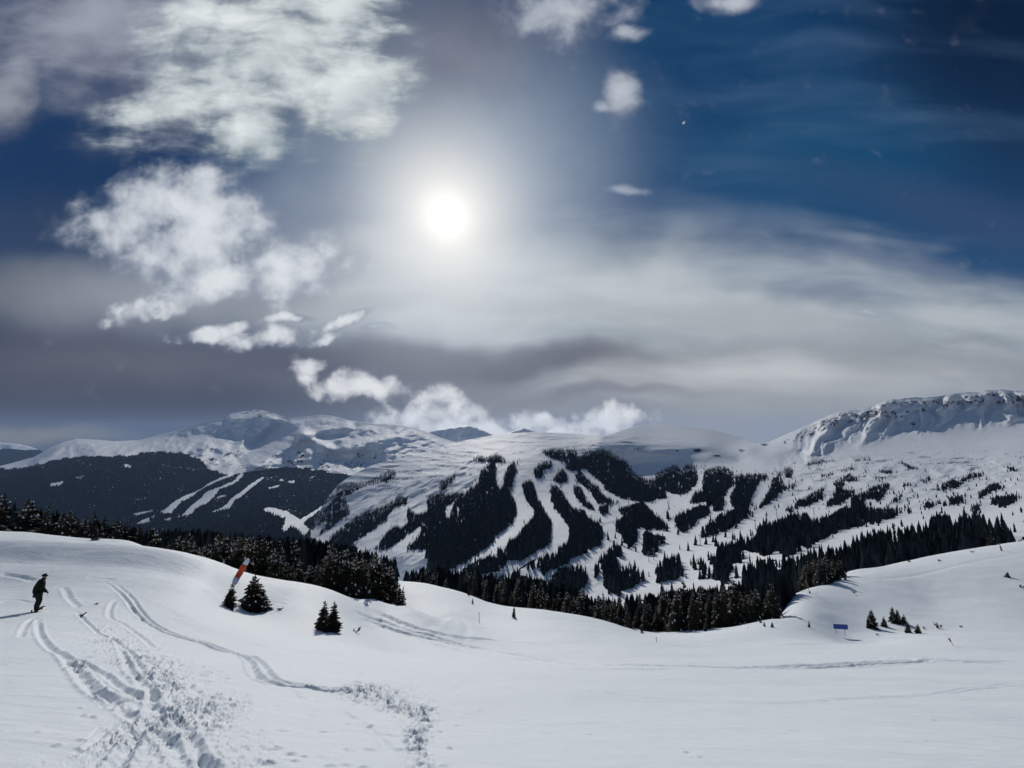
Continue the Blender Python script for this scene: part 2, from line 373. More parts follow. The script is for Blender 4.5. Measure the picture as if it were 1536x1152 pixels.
# ------------------------------------------------------------------ ski mountain: relief sheet
def Zt(ox, oy): return lambda L: [(ox+a/5.908, oy+b_/5.908) for a, b_ in L]
Z1, Z2, Z3, Z4, Z5, Z6, Z7, Z8 = Zt(380,630), Zt(600,630), Zt(640,720), Zt(840,630), Zt(860,760), Zt(1060,660), Zt(1276,660), Zt(1080,750)
crestB = [(380,905),(430,850),(455,815),(470,785),(488,752),(507,727),(530,711),(560,697),(600,688),(640,680),(660,674),(680,664),(720,656),(760,650),(800,648),(850,650),(880,652),(910,652),(925,648),(940,643),(960,639),(980,637),(1020,638),(1060,643),(1090,650),(1110,656),(1128,665),(1150,664),(1165,658),(1180,651),(1210,638),(1240,625),(1250,620),(1265,616),(1285,615),(1300,613),(1318,604),(1330,600),(1360,597),(1400,596),(1430,590),(1470,587),(1500,584),(1536,585),(1600,590),(1700,600),(1800,615),(1950,640)]
B_pts = [(430,850,1700),(470,785,2300),(507,727,2700),(560,697,2700),(640,680,2500),(720,656,2500),(800,648,2500),(880,652,2500),
 (460,940,1300),(600,940,950),(800,940,650),(1000,940,520),(1150,940,400),(1300,940,300),(1536,940,250),(1800,940,230),
 (540,830,1350),(600,830,1080),(700,860,850),(800,870,780),(900,880,720),(1000,880,600),(1100,860,520),(1200,850,400),
 (560,760,1900),(640,760,1600),(700,750,1450),(800,750,1350),(900,750,1300),(640,700,2150),(800,690,1750),(720,690,1900),(960,745,1400),
 (1000,800,900),(1100,800,760),(1200,780,800),(1300,760,800),(1400,760,700),(1500,760,620),(1700,760,560),(1300,830,400),(1400,810,360),(1536,790,320),(1700,800,300),
 (1300,700,1450),(1400,700,1350),(1536,690,1300),(1700,680,1300),(1200,705,1600),(1100,725,1350),(1040,715,1760),(900,657,2220),(940,659,2220),(1000,665,2220),(1060,669,2220),(1125,673,2180),(910,682,2010),(960,700,1990),(1040,694,2000),(1110,692,2020),(960,722,1720),(1160,674,2100),
 (980,637,3300),(1040,640,3300),(1090,650,3100),(1120,661,2800),(1150,664,2500),(1180,690,1900),(1300,672,1950),(1420,664,1950),(1536,655,1950),(1700,650,1950),
 (1180,651,2600),(1240,625,2750),(1330,600,2850),(1536,585,2950),(1700,600,3000),(1900,632,3000),(1240,652,2400),(1330,643,2500),(1440,636,2570),(1536,632,2620),(1700,636,2650),(1900,700,1300),(1900,800,300)]
bp_ = np.array(B_pts, float)
tpsB = TPS(np.stack([bp_[:, 0]/150, bp_[:, 1]/70], 1), np.log(bp_[:, 2]), 2e-3)
bx = np.concatenate([np.arange(380, 1560, 1.4), np.arange(1560, 1950, 8)]); NB = 330
yc = interp(crestB, bx) + 2.2*fbm(bx/18, bx*0+3, 4, 6)*smooth(1160, 1240, bx) + .4*fbm(bx/25, bx*0+1, 2, 9)
sB = np.linspace(0, 1, NB)[:, None]**.9
PYb = 955 + (yc[None]-955)*sB; PXb = np.repeat(bx[None], NB, 0)
Db = np.exp(tpsB(PXb/150, PYb/70))
ub, tb = ut(PXb, PYb)

# relief, in metres along the line of the slope
flank = (1-smooth(700, 800, PXb))*smooth(0, 40, PYb-yc[None])
a_ = (PXb*.55+PYb*.83); c_ = (PXb*.83-PYb*.55)      # across / along the left flank's fall line
rel = flank*75*ridged(a_/34, c_/120, 4, 3)
top = (1-smooth(20, 60, PYb-yc[None]))*(1-smooth(900, 1100, PXb))
rel += top*42*ridged(PXb/90, PYb/12, 4, 13)
ridge = smooth(1150, 1230, PXb)*(1-smooth(36, 66, PYb-yc[None]))*smooth(0, 7, PYb-yc[None])
cx2 = PXb+.25*(PYb-yc[None])+30*fbm(PXb/60, PYb/40, 2, 19)
rel += ridge*(150*ridged(cx2/52, PYb/90, 3, 23)*(.6+.8*smooth(-.3, .4, fbm(PXb/80, PYb/200, 2, 24)))+24*ridged(PXb/15, PYb/9, 4, 29))
mid = smooth(1120, 1220, PXb)*smooth(8, 30, PYb-665)*(1-smooth(740, 800, PYb))
rel += mid*(62*ridged(PXb/60+PYb/60, PYb/13, 4, 33))
low = smooth(820, 900, PXb)*smooth(700, 740, PYb)
rel += low*16*ridged(PXb/80+PYb/40, PYb/24, 3, 37)
rel += 6*fbm(PXb/22, PYb/7, 3, 43)*smooth(3, 12, PYb-yc[None])
# small rocky knoll and cornice near the saddle, shaded bowl below the dome
rel += -55*np.exp(-((PXb-1046)/20)**2-((PYb-678)/7)**2) - 60*np.exp(-((PXb-1143)/26)**2-((PYb-676)/9)**2)
Db2 = Db - rel*(Db/2300)*np.clip(Db/900, .2, 1)
XB, YB, ZB = ub*Db2, Db2, tb*Db2
# forest masks in the sheet's own parametrisation
FOREST = [Z1([(640,700),(700,640),(760,575),(900,545),(1000,535),(1130,480),(1210,425),(1255,430),(1260,500),(1200,560),(1130,560),(1000,600),(900,640),(820,690),(860,830),(700,950),(560,1050),(640,1110),(700,1010),(900,850),(1000,800),(1150,750),(1290,670),(1370,680),(1360,800),(1536,830),(1536,1152),(300,1152),(420,960),(500,860)]),
 Z2([(0,690),(60,670),(70,700),(0,760)]), Z2([(345,600),(365,530),(430,500),(480,460),(500,500),(485,545),(430,570),(400,620),(355,640)]),
 Z2([(0,900),(60,760),(130,830),(240,800),(260,660),(360,640),(470,670),(480,720),(560,660),(600,600),(650,580),(690,540),(710,440),(760,400),(840,370),(850,420),(850,500),(860,580),(910,560),(920,470),(960,400),(1000,350),(1040,420),(1030,480),(990,580),(960,640),(1000,660),(1020,750),(1030,830),(1000,920),(870,1000),(750,1152),(0,1152)]),
 Z2([(620,340),(700,305),(760,325),(850,290),(940,340),(930,380),(830,390),(760,375),(640,370)]),
 Z2([(1180,430),(1250,370),(1340,340),(1350,420),(1270,450),(1260,520),(1190,520)]),
 Z2([(1065,580),(1110,530),(1160,520),(1190,580),(1210,680),(1240,720),(1280,800),(1330,850),(1350,930),(1340,1040),(1300,1110),(1250,1152),(850,1152),(950,1100),(960,1050),(1030,1040),(1070,960),(1150,880),(1190,810),(1130,730),(1100,660)]),
 Z2([(1325,570),(1370,565),(1430,610),(1450,690),(1500,760),(1536,780),(1536,950),(1500,920),(1400,830),(1340,720)]),
 Z2([(1360,490),(1440,420),(1480,470),(1480,540),(1420,570),(1360,540)]),
 Z2([(1250,270),(1350,240),(1536,260),(1536,450),(1470,440),(1460,380),(1360,350),(1260,300)]),
 Z3([(0,130),(730,80),(790,200),(800,300),(740,400),(640,470),(560,570),(430,670),(330,740),(200,800),(150,840),(0,860)]),
 Z3([(310,790),(440,700),(600,660),(630,610),(700,600),(710,540),(800,500),(860,420),(930,340),(1000,260),(1100,330),(1110,420),(1090,560),(1000,620),(830,720),(710,715),(710,760),(600,820),(430,850),(330,850)]),
 Z3([(600,860),(760,820),(870,740),(960,700),(1040,660),(1130,640),(1210,560),(1250,540),(1270,420),(1230,360),(1130,240),(1100,130),(1100,40),(1180,60),(1230,180),(1290,250),(1400,270),(1430,330),(1536,380),(1536,590),(1480,600),(1370,670),(1270,700),(1260,740),(1180,760),(1170,780),(1080,800),(1040,850),(1010,800),(960,740),(950,790),(850,800),(800,850)]),
 Z3([(-200,850),(420,870),(600,870),(830,830),(1050,900),(1180,770),(1400,760),(1430,860),(1440,900),(1390,960),(1300,1000),(800,1080),(400,1000),(0,960)]), Z3([(1470,760),(1530,730),(1536,800),(1490,870)]),
 Z4([(60,440),(160,310),(260,270),(380,250),(480,300),(560,340),(630,400),(640,450),(740,500),(840,520),(840,480),(930,420),(1010,390),(1080,430),(1120,390),(1180,390),(1215,440),(1220,560),(1150,640),(1070,670),(930,640),(970,690),(900,700),(800,730),(640,720),(560,700),(480,670),(400,620),(350,540),(270,480),(220,430),(160,460),(80,450)]),
 Z4([(0,250),(60,250),(150,270),(160,440),(70,440),(60,380),(0,370)]), Z4([(130,480),(190,450),(270,540),(350,590),(370,650),(480,700),(520,740),(430,750),(330,740),(290,680),(260,620),(200,580),(140,560)]),
 Z4([(100,570),(190,590),(230,700),(290,750),(300,800),(240,790),(150,700),(110,620)]), Z4([(330,760),(430,750),(430,830),(380,850),(340,810)]),
 Z4([(500,760),(560,760),(720,720),(800,770),(830,830),(890,860),(960,930),(1000,1000),(900,980),(690,960),(680,1080),(620,1140),(560,1080),(530,1000),(480,930),(490,880),(550,860)]),
 Z4([(730,1000),(760,970),(850,1010),(940,1030),(950,1100),(880,1110),(870,1180),(800,1200),(730,1190)]),
 Z4([(1010,850),(1040,820),(1080,790),(1200,770),(1240,740),(1330,780),(1330,840),(1230,880),(1200,930),(1110,1000),(1040,970),(1015,900)]),
 Z4([(1240,960),(1300,920),(1370,880),(1420,820),(1536,800),(1536,960),(1430,980),(1350,1010),(1250,1050)]),
 Z4([(1140,720),(1200,620),(1260,600),(1270,450),(1230,400),(1290,430),(1390,410),(1440,400),(1536,450),(1536,590),(1480,610),(1460,690),(1440,800),(1350,820),(1350,740),(1250,730),(1150,750)]),
 Z4([(0,590),(60,700),(110,770),(210,790),(250,860),(330,880),(370,950),(390,1060),(300,1130),(80,1150),(80,950),(0,840)]), Z4([(930,810),(960,810),(975,900),(940,890)]), Z4([(940,740),(1000,745),(1000,770),(940,770)]),
 Z5([(220,440),(300,390),(330,330),(430,350),(430,430),(380,460),(390,510),(330,590),(250,560)]), Z5([(0,540),(110,530),(140,660),(90,720),(0,740)]), Z5([(170,530),(215,520),(220,600),(190,630)]),
 Z5([(260,560),(380,520),(400,510),(460,530),(540,520),(600,580),(720,560),(780,480),(880,440),(940,420),(950,530),(1010,510),(1040,600),(870,660),(760,690),(740,640),(600,680),(540,720),(430,750),(400,780),(320,760),(260,700)]),
 Z5([(940,400),(1000,370),(1020,420),(960,470)]), Z5([(1050,470),(1170,450),(1190,520),(1180,560),(1060,560)]),
 Z5([(1150,560),(1240,540),(1260,400),(1280,440),(1290,540),(1400,570),(1400,700),(1200,640),(1150,630)]),
 Z5([(1290,330),(1380,320),(1410,260),(1420,330),(1500,310),(1536,300),(1536,400),(1490,390),(1500,490),(1400,520),(1390,440),(1310,400)]),
 Z5([(1120,200),(1170,170),(1270,120),(1536,40),(1536,100),(1400,200),(1320,210),(1150,280),(1120,250)]),
 Z6([(0,260),(100,230),(230,270),(240,400),(160,470),(130,620),(60,640),(40,560),(0,660)]),
 Z6([(200,500),(250,400),(240,300),(350,290),(540,290),(540,350),(470,370),(410,500),(370,600),(400,660),(340,670),(300,700),(210,800),(40,860),(0,860),(0,740),(90,720),(100,670),(190,640),(250,600),(200,560)]),
 Z6([(450,570),(520,500),(560,420),(580,340),(640,290),(660,330),(700,400),(780,370),(770,430),(640,470),(620,520),(540,570),(460,620)]), Z6([(690,240),(770,235),(750,345),(695,335)]), Z6([(540,275),(700,270),(700,295),(540,300)]),
 Z6([(770,570),(830,510),(860,520),(940,450),(1030,420),(1030,530),(900,580),(840,600),(780,620)]), Z6([(1000,300),(1120,280),(1130,310),(1010,340)]), Z6([(710,590),(760,580),(765,640),(715,640)]),
 Z6([(1090,380),(1200,330),(1260,290),(1350,330),(1340,370),(1220,370),(1220,430),(1320,440),(1280,500),(1200,570),(1060,600),(1040,560),(1110,500),(1140,450),(1140,400)]),
 Z6([(1320,500),(1400,470),(1420,430),(1536,400),(1536,520),(1410,530),(1410,590),(1536,600),(1536,740),(1350,760),(1200,810),(1070,870),(920,920),(940,980),(830,940),(820,1010),(700,1040),(640,980),(520,1040),(420,1000),(250,970),(250,900),(320,830),(410,870),(440,820),(480,730),(580,720),(680,680),(760,640),(830,680),(850,640),(900,640),(920,700),(1030,690),(1160,620),(1230,580),(1320,600)]),
 Z6([(110,920),(210,900),(230,850),(230,1030),(200,1152),(60,1152),(80,990)]), Z6([(250,1010),(320,990),(320,1090),(260,1090)]),
 Z6([(300,1152),(360,1080),(500,1050),(700,1060),(900,1000),(1000,1000),(1100,980),(1300,930),(1536,870),(1536,1200),(900,1400),(300,1400)]),
 Z6([(1250,130),(1340,140),(1440,140),(1460,190),(1320,190)]), Z6([(870,220),(900,190),(1020,170),(1150,170),(1150,200),(980,205),(880,230)]), Z6([(920,255),(1010,245),(1010,262),(920,268)]), Z6([(1140,265),(1290,235),(1340,250),(1300,275),(1200,280)]),
 Z7([(0,470),(50,480),(130,440),(200,410),(320,370),(360,390),(340,430),(260,550),(230,550),(210,510),(140,520),(130,610),(350,600),(450,600),(460,650),(380,690),(200,740),(0,790)]),
 Z7([(345,540),(450,470),(470,480),(440,540),(350,575)]), Z7([(500,600),(550,605),(555,660),(500,660)]), Z7([(660,560),(690,540),(740,540),(755,605),(660,605)]),
 Z7([(800,380),(900,340),(960,360),(1060,285),(1165,285),(1150,325),(1040,350),(960,420),(850,430),(820,480),(805,430)]), Z7([(865,505),(990,490),(1010,560),(880,580)]),
 Z7([(1070,570),(1140,560),(1160,600),(1100,640),(1070,610)]), Z7([(1145,440),(1200,430),(1220,390),(1310,370),(1350,430),(1250,460),(1200,500),(1150,500)]), Z7([(1240,500),(1380,490),(1430,470),(1510,490),(1460,560),(1330,600),(1240,570)]),
 Z7([(0,920),(170,850),(380,800),(540,760),(660,760),(750,660),(850,660),(920,720),(1000,680),(1010,600),(1040,680),(1160,670),(1200,720),(1300,720),(1400,800),(1520,850),(1636,880),(1636,1152),(0,1152)]),
 Z7([(595,340),(660,345),(650,385),(610,370)]), Z7([(660,330),(690,315),(715,340),(690,370)]), Z7([(470,375),(515,370),(520,412),(475,412)]), Z7([(540,440),(585,480),(550,490)]), Z7([(755,405),(795,430),(795,455),(765,450)]),
 Z7([(205,270),(260,255),(360,260),(375,300),(280,300)]), Z7([(430,195),(480,195),(590,240),(590,265),(500,255)]), Z7([(1350,240),(1400,225),(1510,260),(1430,285)]), Z7([(215,320),(300,315),(300,350),(215,345)]), Z7([(1500,710),(1536,700),(1560,820),(1510,800)]),
 Z7([(120,260),(145,262),(145,295),(122,293)]), Z7([(395,262),(412,262),(412,288),(395,288)]), Z7([(648,252),(664,252),(664,280),(648,280)]), Z7([(620,575),(642,575),(642,607),(620,607)])]
CLEAR = [Z1([(820,690),(900,630),(1000,590),(1160,560),(1230,560),(1200,640),(1000,740),(960,760),(870,850),(700,1000),(600,1070),(560,1050),(700,950),(860,830),(960,740),(900,720)]),
 Z1([(890,1090),(1000,1020),(1130,930),(1200,860),(1330,860),(1350,900),(1200,960),(1130,1060),(1060,1140),(1000,1152),(930,1130)]), Z1([(1180,1152),(1300,1080),(1400,1000),(1480,950),(1490,980),(1420,1060),(1300,1152)]),
 Z1([(400,880),(540,800),(680,720),(690,730),(560,820),(460,900),(430,910)]), Z1([(500,1040),(540,950),(620,920),(670,890),(600,970),(560,1040)]), Z1([(1180,860),(1260,780),(1370,740),(1350,860)]),
 Z2([(0,920),(60,860),(70,900),(0,950)]), Z2([(400,770),(480,730),(470,760),(430,850),(400,850)]), Z2([(0,1152),(0,1080),(100,1000),(180,940),(170,980),(120,1060),(50,1130)]), Z2([(500,780),(520,780),(520,835),(505,835)])]
rx0, ry0 = 360, 600; RX, RY = np.meshgrid(np.arange(rx0, 1620), np.arange(ry0, 980))
wx = RX+3.4*fbm(RX/6., RY/6., 4, 61, .65); wy = RY+3.0*fbm(RX/6., RY/6., 4, 62, .65)
FM = np.zeros(RX.shape, bool)
def bbpip(poly, M, val):
    q = np.array(poly); x0, x1 = int(q[:, 0].min())-4-rx0, int(q[:, 0].max())+5-rx0; y0, y1 = int(q[:, 1].min())-4-ry0, int(q[:, 1].max())+5-ry0
    x0, y0 = max(x0, 0), max(y0, 0); s_ = (slice(y0, y1), slice(x0, x1)); m = pip(poly, wx[s_], wy[s_]); M[s_] = np.where(m, val, M[s_])
for p_ in FOREST: bbpip(p_, FM, True)
for p_ in CLEAR: bbpip(p_, FM, False)
# scattered thin gaps, following the fall line
FM0 = FM.copy()
gap = fbm((RX*.55+RY*.83)/3.2, (RX*.83-RY*.55)/16., 3, 65) > .5
FM &= ~(gap & (RX < 700) & (RY > 700))
FM &= ~((fbm(RX/2.0, RY/8., 2, 66) > np.where(RX < 720, .36, .43)))
def fmask(px, py):
    ix = np.clip(np.round(px-rx0).astype(int), 0, FM.shape[1]-1); iy = np.clip(np.round(py-ry0).astype(int), 0, FM.shape[0]-1)
    return FM[iy, ix]
kk = np.where(np.arange(FM.shape[0])+ry0 < 700, 6, np.where(np.arange(FM.shape[0])+ry0 < 760, 9, 14))
er = FM.copy()
for i in range(FM.shape[0]): er[i] &= FM[max(i-kk[i], 0)]
er = er.astype(float)
for _ in range(3): er = (er+np.roll(er, 1, 0)+np.roll(er, -1, 0)+np.roll(er, 1, 1)+np.roll(er, -1, 1))/5
ixb = np.clip(np.round(PXb-rx0).astype(int), 0, FM.shape[1]-1); iyb = np.clip(np.round(PYb-ry0).astype(int), 0, FM.shape[0]-1)
forB = np.clip((er[iyb, ixb]-.5)*2, 0, 1)*smooth(2, 8, PYb-yc[None])
rockB = ridge*smooth(.1, .6, ridged(PXb/22, PYb/14, 4, 71))*(1-smooth(16, 34, PYb-yc[None]))*.54*smooth(1165, 1200, PXb)
rockB = np.maximum(rockB, .62*(pip([(1165,663),(1200,648),(1235,630),(1262,618),(1250,640),(1215,655),(1180,666)], PXb, PYb)*smooth(-.05, .25, fbm(PXb/9, PYb/7, 3, 72))))
rockB = np.maximum(rockB, .60*(pip([(1318,605),(1345,602),(1350,618),(1365,630),(1330,628),(1300,618)], PXb, PYb)*smooth(-.1, .2, fbm(PXb/7, PYb/6, 3, 73))))
for (ax, ay, w_, h_) in [(1045,676,9,4),(1075,684,8,2),(1148,667,9,3),(1112,676,7,4),(1420,608,7,4),(1240,663,6,3),(1500,603,9,4),(1530,600,8,3),(957,673,3,2),(1015,676,4,2),(1370,636,6,3)]:
    rockB = np.maximum(rockB, .62*np.exp(-(((PXb-ax)/w_)**2+((PYb-ay)/h_)**2)**2))
scr = [(1386,686,15,3),(1370,679,12,2),(1300,676,6,1.5),(1375,671,8,1.3),(1428,670,12,1.2),(1440,691,28,9),(1460,700,20,4),(1415,692,8,2),(1405,681,6,1.5),(1330,669,6,1.2),(1535,676,4,2)]
for (ax, ay, w_, h_) in scr:
    rockB = np.maximum(rockB, .50*np.exp(-(((PXb-ax)/w_)**2+((PYb-ay)/h_)**2)**2))
rockB = np.maximum(rockB, .36*smooth(600, 640, PXb)*(1-smooth(700, 760, PXb))*np.exp(-((PYb-(690-(PXb-640)*.1))/14)**2))
# back side beyond the crest
ext = 7; V = [np.stack([XB, YB, ZB], -1)]
for k in range(1, ext):
    D_ = Db2[-1]*(1+.045*k); z_ = ZB[-1]-(.02+.05*k)*k*.25*Db2[-1]*.3
    V.append(np.stack([ub[-1]*D_, D_, z_], -1)[None])
V = np.concatenate(V, 0)
mtn = mesh_np('ski_mountain', V.reshape(-1, 3), grid_faces(*V.shape[:2]), m_mtn); tag(mtn, kind='structure')
pad = lambda a: np.concatenate([a, np.zeros((ext-1, a.shape[1]))], 0)
attr(mtn, 'forest', pad(forB)); attr(mtn, 'rock', pad(rockB))
def ptB(px, py):
    """points of the mountain sheet for picture coordinates (arrays)"""
    j = np.clip(np.round((px-380)/1.4).astype(int), 0, len(bx)-1); cy = yc[j]
    s = np.clip((955-py)/(955-cy), 0, 1)**(1/.9)*(NB-1); i = np.clip(np.floor(s).astype(int), 0, NB-2); f = s-i
    g = lambda A: A[i, j]*(1-f)+A[i+1, j]*f
    return g(XB), g(YB), g(ZB)

lap('mountains on')
# ------------------------------------------------------------------ far mountains on the left
crestC = [(-500,720),(-200,705),(0,699),(20,694),(50,686),(75,671),(95,663),(115,658),(140,659),(170,662),(210,660),(240,652),(280,641),(310,632),(335,629),(345,621),(360,618),(375,616),(384,613.5),(395,616),(415,621),(430,627),(450,626),(480,622),(500,624),(520,630),(545,634),(570,636),(600,637),(622,642),(645,650),(670,660),(700,668),(760,684),(860,690)]
C_pts = [(-400,860,2200),(0,860,2600),(200,860,2800),(400,860,2500),(560,860,2700),(760,860,3000),(-400,770,4200),(0,770,4200),(200,780,4000),(300,740,4700),(400,780,3100),(440,790,2900),(470,820,2500),(560,770,4000),(760,770,4600),
 (0,702,6000),(90,688,6000),(200,684,6000),(300,695,5900),(345,712,5400),(420,704,5900),(500,712,5900),(600,712,6200),(760,720,6400),(-400,730,6000),
 (0,699,6500),(95,663,7600),(200,662,7800),(280,641,8200),(340,628,8200),(384,613,8800),(440,627,8500),(520,630,8400),(600,637,8300),(670,660,8200),(760,684,7600),(-400,718,6500),
 (380,665,7600),(460,650,7800),(560,660,7600),(440,675,6800),(300,670,7000),(600,680,7000)]
cq = np.array(C_pts, float); tpsC = TPS(np.stack([cq[:, 0]/160, cq[:, 1]/70], 1), np.log(cq[:, 2]), 2e-3)
cxs = np.concatenate([np.arange(-500, -20, 10), np.arange(-20, 780, 1.6)]); NC = 240
ycC = interp(crestC, cxs)+.8*fbm(cxs/18, cxs*0, 3, 81)
sC = np.linspace(0, 1, NC)[:, None]; PYc = 880+(ycC[None]-880)*sC; PXc = np.repeat(cxs[None], NC, 0)
Dc = np.exp(tpsC(PXc/160, PYc/70)); uc, tcx = ut(PXc, PYc)
dcr = PYc-ycC[None]
upz = 1-smooth(705, 725, PYc)
relc = upz*smooth(1, 10, dcr)*(260*ridged((PXc+.8*PYc)/75, PYc/60, 4, 83)+60*fbm(PXc/16, PYc/6, 3, 85))
relc += (1-upz)*150*ridged((PXc*.8+PYc)/90, PYc/120, 3, 87)
# main spur running down from the summit to the tree line, and the bowl beside it
def seg(x1, y1, x2, y2, w):
    L = (x2-x1)**2+(y2-y1)**2; s = np.clip(((PXc-x1)*(x2-x1)+(PYc-y1)*(y2-y1))/L, 0, 1)
    return np.exp(-(((PXc-x1-s*(x2-x1))**2+((PYc-y1-s*(y2-y1))*1.4)**2)/w**2))
relc += 420*seg(385,700,455,652,10)+300*seg(455,652,520,640,9)+350*seg(455,652,490,672,9)-350*seg(360,690,420,640,12)+260*seg(250,675,330,668,14)+300*seg(520,672,600,655,13)-240*seg(500,690,560,690,12)
Dc2 = Dc-relc; XC, YC, ZC = uc*Dc2, Dc2, tcx*Dc2
treeline = interp([(-500,735),(0,703),(30,702),(50,698),(75,692),(95,687),(140,684),(190,683),(215,679),(240,677),(270,678),(290,684),(305,692),(312,702),(330,709),(345,712),(365,710),(400,702),(440,700),(480,704),(500,709),(520,712),(560,712),(600,706),(700,706),(860,706)], PXc)
wxc = PXc+2.5*fbm(PXc/9, PYc/9, 3, 91); wyc = PYc+2.2*fbm(PXc/9, PYc/9, 3, 92)
forC = smooth(-2.2, 2.2, wyc-treeline+3.5*fbm(PXc/12, PYc/5, 3, 95))
Zc = lambda L: [(200+a/5.12, 690+b_/5.12) for a, b_ in L]
for q in [[(350,710),(327,718),(313,725),(301,734),(282,742),(264,750),(252,760),(239,770),(257,769),(272,753),(292,742),(305,732),(321,724),(340,717),(352,712)],
          [(362,710),(356,716),(350,721),(337,728),(311,737),(300,748),(286,760),(273,772),(274,774),(287,771),(294,762),(309,756),(321,745),(329,734),(348,727),(358,720),(366,712)],
          [(393,715),(384,721),(372,729),(362,737),(348,747),(340,757),(329,763),(317,768),(344,763),(351,751),(364,743),(376,733),(388,723),(396,716)],
          Zc([(0,410),(150,385),(150,395),(0,430)]), Zc([(20,490),(60,465),(120,445),(125,475),(60,490)]), Zc([(140,435),(165,425),(150,450)]), Zc([(235,455),(300,440),(270,465)]), Zc([(330,435),(360,425),(355,442)]),
          Zc([(1000,375),(1040,360),(1180,395),(1250,440),(1280,460),(1500,320),(1515,325),(1330,460),(1300,490),(1370,540),(1410,600),(1400,660),(1375,700),(1350,660),(1320,590),(1250,530),(1230,510),(1160,550),(1145,530),(1160,450),(1060,410),(1010,390)]),
          Zc([(1020,215),(1130,190),(1100,215),(1040,222)]), Zc([(1120,150),(1150,145),(1150,163),(1125,160)]), Zc([(1180,165),(1240,155),(1240,175),(1200,180)]), Zc([(640,285),(700,270),(715,280),(650,292)]), Zc([(1380,600),(1500,500),(1536,560),(1536,640),(1400,660)]),
          [(75,725),(95,722),(90,728),(76,730)],[(112,716),(128,713),(120,719)],[(186,697),(198,698),(196,702),(188,701)]]:
    forC = np.where(pip(q, PXc+.6*(wxc-PXc), PYc+.6*(wyc-PYc)), 0.05, forC)
for (ax, ay, w_, h_) in [(440,692,24,5),(452,681,11,6),(480,684,4,8),(540,684,9,6),(530,698,26,7),(590,680,8,5),(490,700,14,5),(345,682,20,5),(318,690,10,5),(360,677,8,3),(405,703,30,2)]:
    forC = np.maximum(forC, (.3+.5*smooth(-.3, .3, fbm(PXc/5, PYc/3, 3, 97)))*np.exp(-(((PXc-ax)/w_)**2+((PYc-ay)/h_)**2)**2))
forC = forC*np.clip(.80+.5*fbm(PXc/3.4, PYc/2., 3, 96)+.25*fbm(PXc/30, PYc/16, 2, 94), 0, 1)
rockC = .55*smooth(-.1, .4, ridged(PXc/16, PYc/9, 3, 99))*np.exp(-(((PXc-385)/32)**2+((PYc-619)/9)**2)**2)
rockC = np.maximum(rockC, .42*smooth(0, .5, ridged(PXc/10, PYc/6, 3, 98))*smooth(660, 690, PYc)*(1-smooth(700, 715, PYc))*smooth(240, 300, PXc))
V = [np.stack([XC, YC, ZC], -1)]
for k in range(1, 5):
    D_ = Dc2[-1]*(1+.05*k); V.append(np.stack([uc[-1]*D_, D_, ZC[-1]-60*k*k], -1)[None])
V = np.concatenate(V, 0); far = mesh_np('far_mountains', V.reshape(-1, 3), grid_faces(*V.shape[:2]), m_far); tag(far, kind='structure')
padc = lambda a: np.concatenate([a, np.zeros((4, a.shape[1]))], 0)
attr(far, 'forest', padc(forC)); attr(far, 'rock', padc(rockC))
# still more distant ranges
def range_(name, crest, x0, x1, D0, fmin, seed):
    xs = np.arange(x0, x1, 2.5); n = 50; ycr = interp(crest, xs)+1.0*fbm(xs/14, xs*0, 3, seed)
    s = np.linspace(0, 1, n)[:, None]; py = 735+(ycr[None]-735)*s; px = np.repeat(xs[None], n, 0)
    D_ = D0*(.8+.2*s)-350*ridged((px+py)/40, py/40, 4, seed)*(s > 0)*(s < 1); u, tt = ut(px, py)
    Vx = np.stack([u*D_, D_, tt*D_], -1); Vx = np.concatenate([Vx, np.stack([u[-1]*D_[-1]*1.1, D_[-1]*1.1, Vx[-1, :, 2]-500], -1)[None]], 0)
    o = mesh_np(name, Vx.reshape(-1, 3), grid_faces(n+1, len(xs)), m_far); tag(o, kind='structure')
    fo = smooth(fmin-3, fmin+3, py+4*fbm(px/14, py/6, 3, seed+5)); attr(o, 'forest', np.concatenate([fo, fo[-1:]*0], 0)); attr(o, 'rock', np.zeros(fo.size+len(xs)))
range_('distant_mountains', [(-400,690),(-100,672),(0,664),(25,666),(45,670),(62,676),(90,690),(200,700)], -400, 180, 12500, 674, 101)
range_('distant_mountains', [(560,690),(600,655),(630,650),(652,645),(680,641),(700,638),(715,641),(730,648),(742,653),(765,648),(785,642),(800,646),(840,660),(880,680)], 560, 880, 12500, 900, 111)
# valley floor under everything
g = np.linspace(-1, 1, 30); gx, gy = np.meshgrid(g*22000, np.linspace(300, 24000, 30))
vf = mesh_np('valley_floor', np.stack([gx, gy, -1150+0*gx+40*fbm(gx/3000, gy/3000, 2, 5)], -1).reshape(-1, 3), grid_faces(30, 30), m_far); tag(vf, kind='structure')
attr(vf, 'forest', np.full(900, .45)); attr(vf, 'rock', np.zeros(900))

lap(' forest mass')
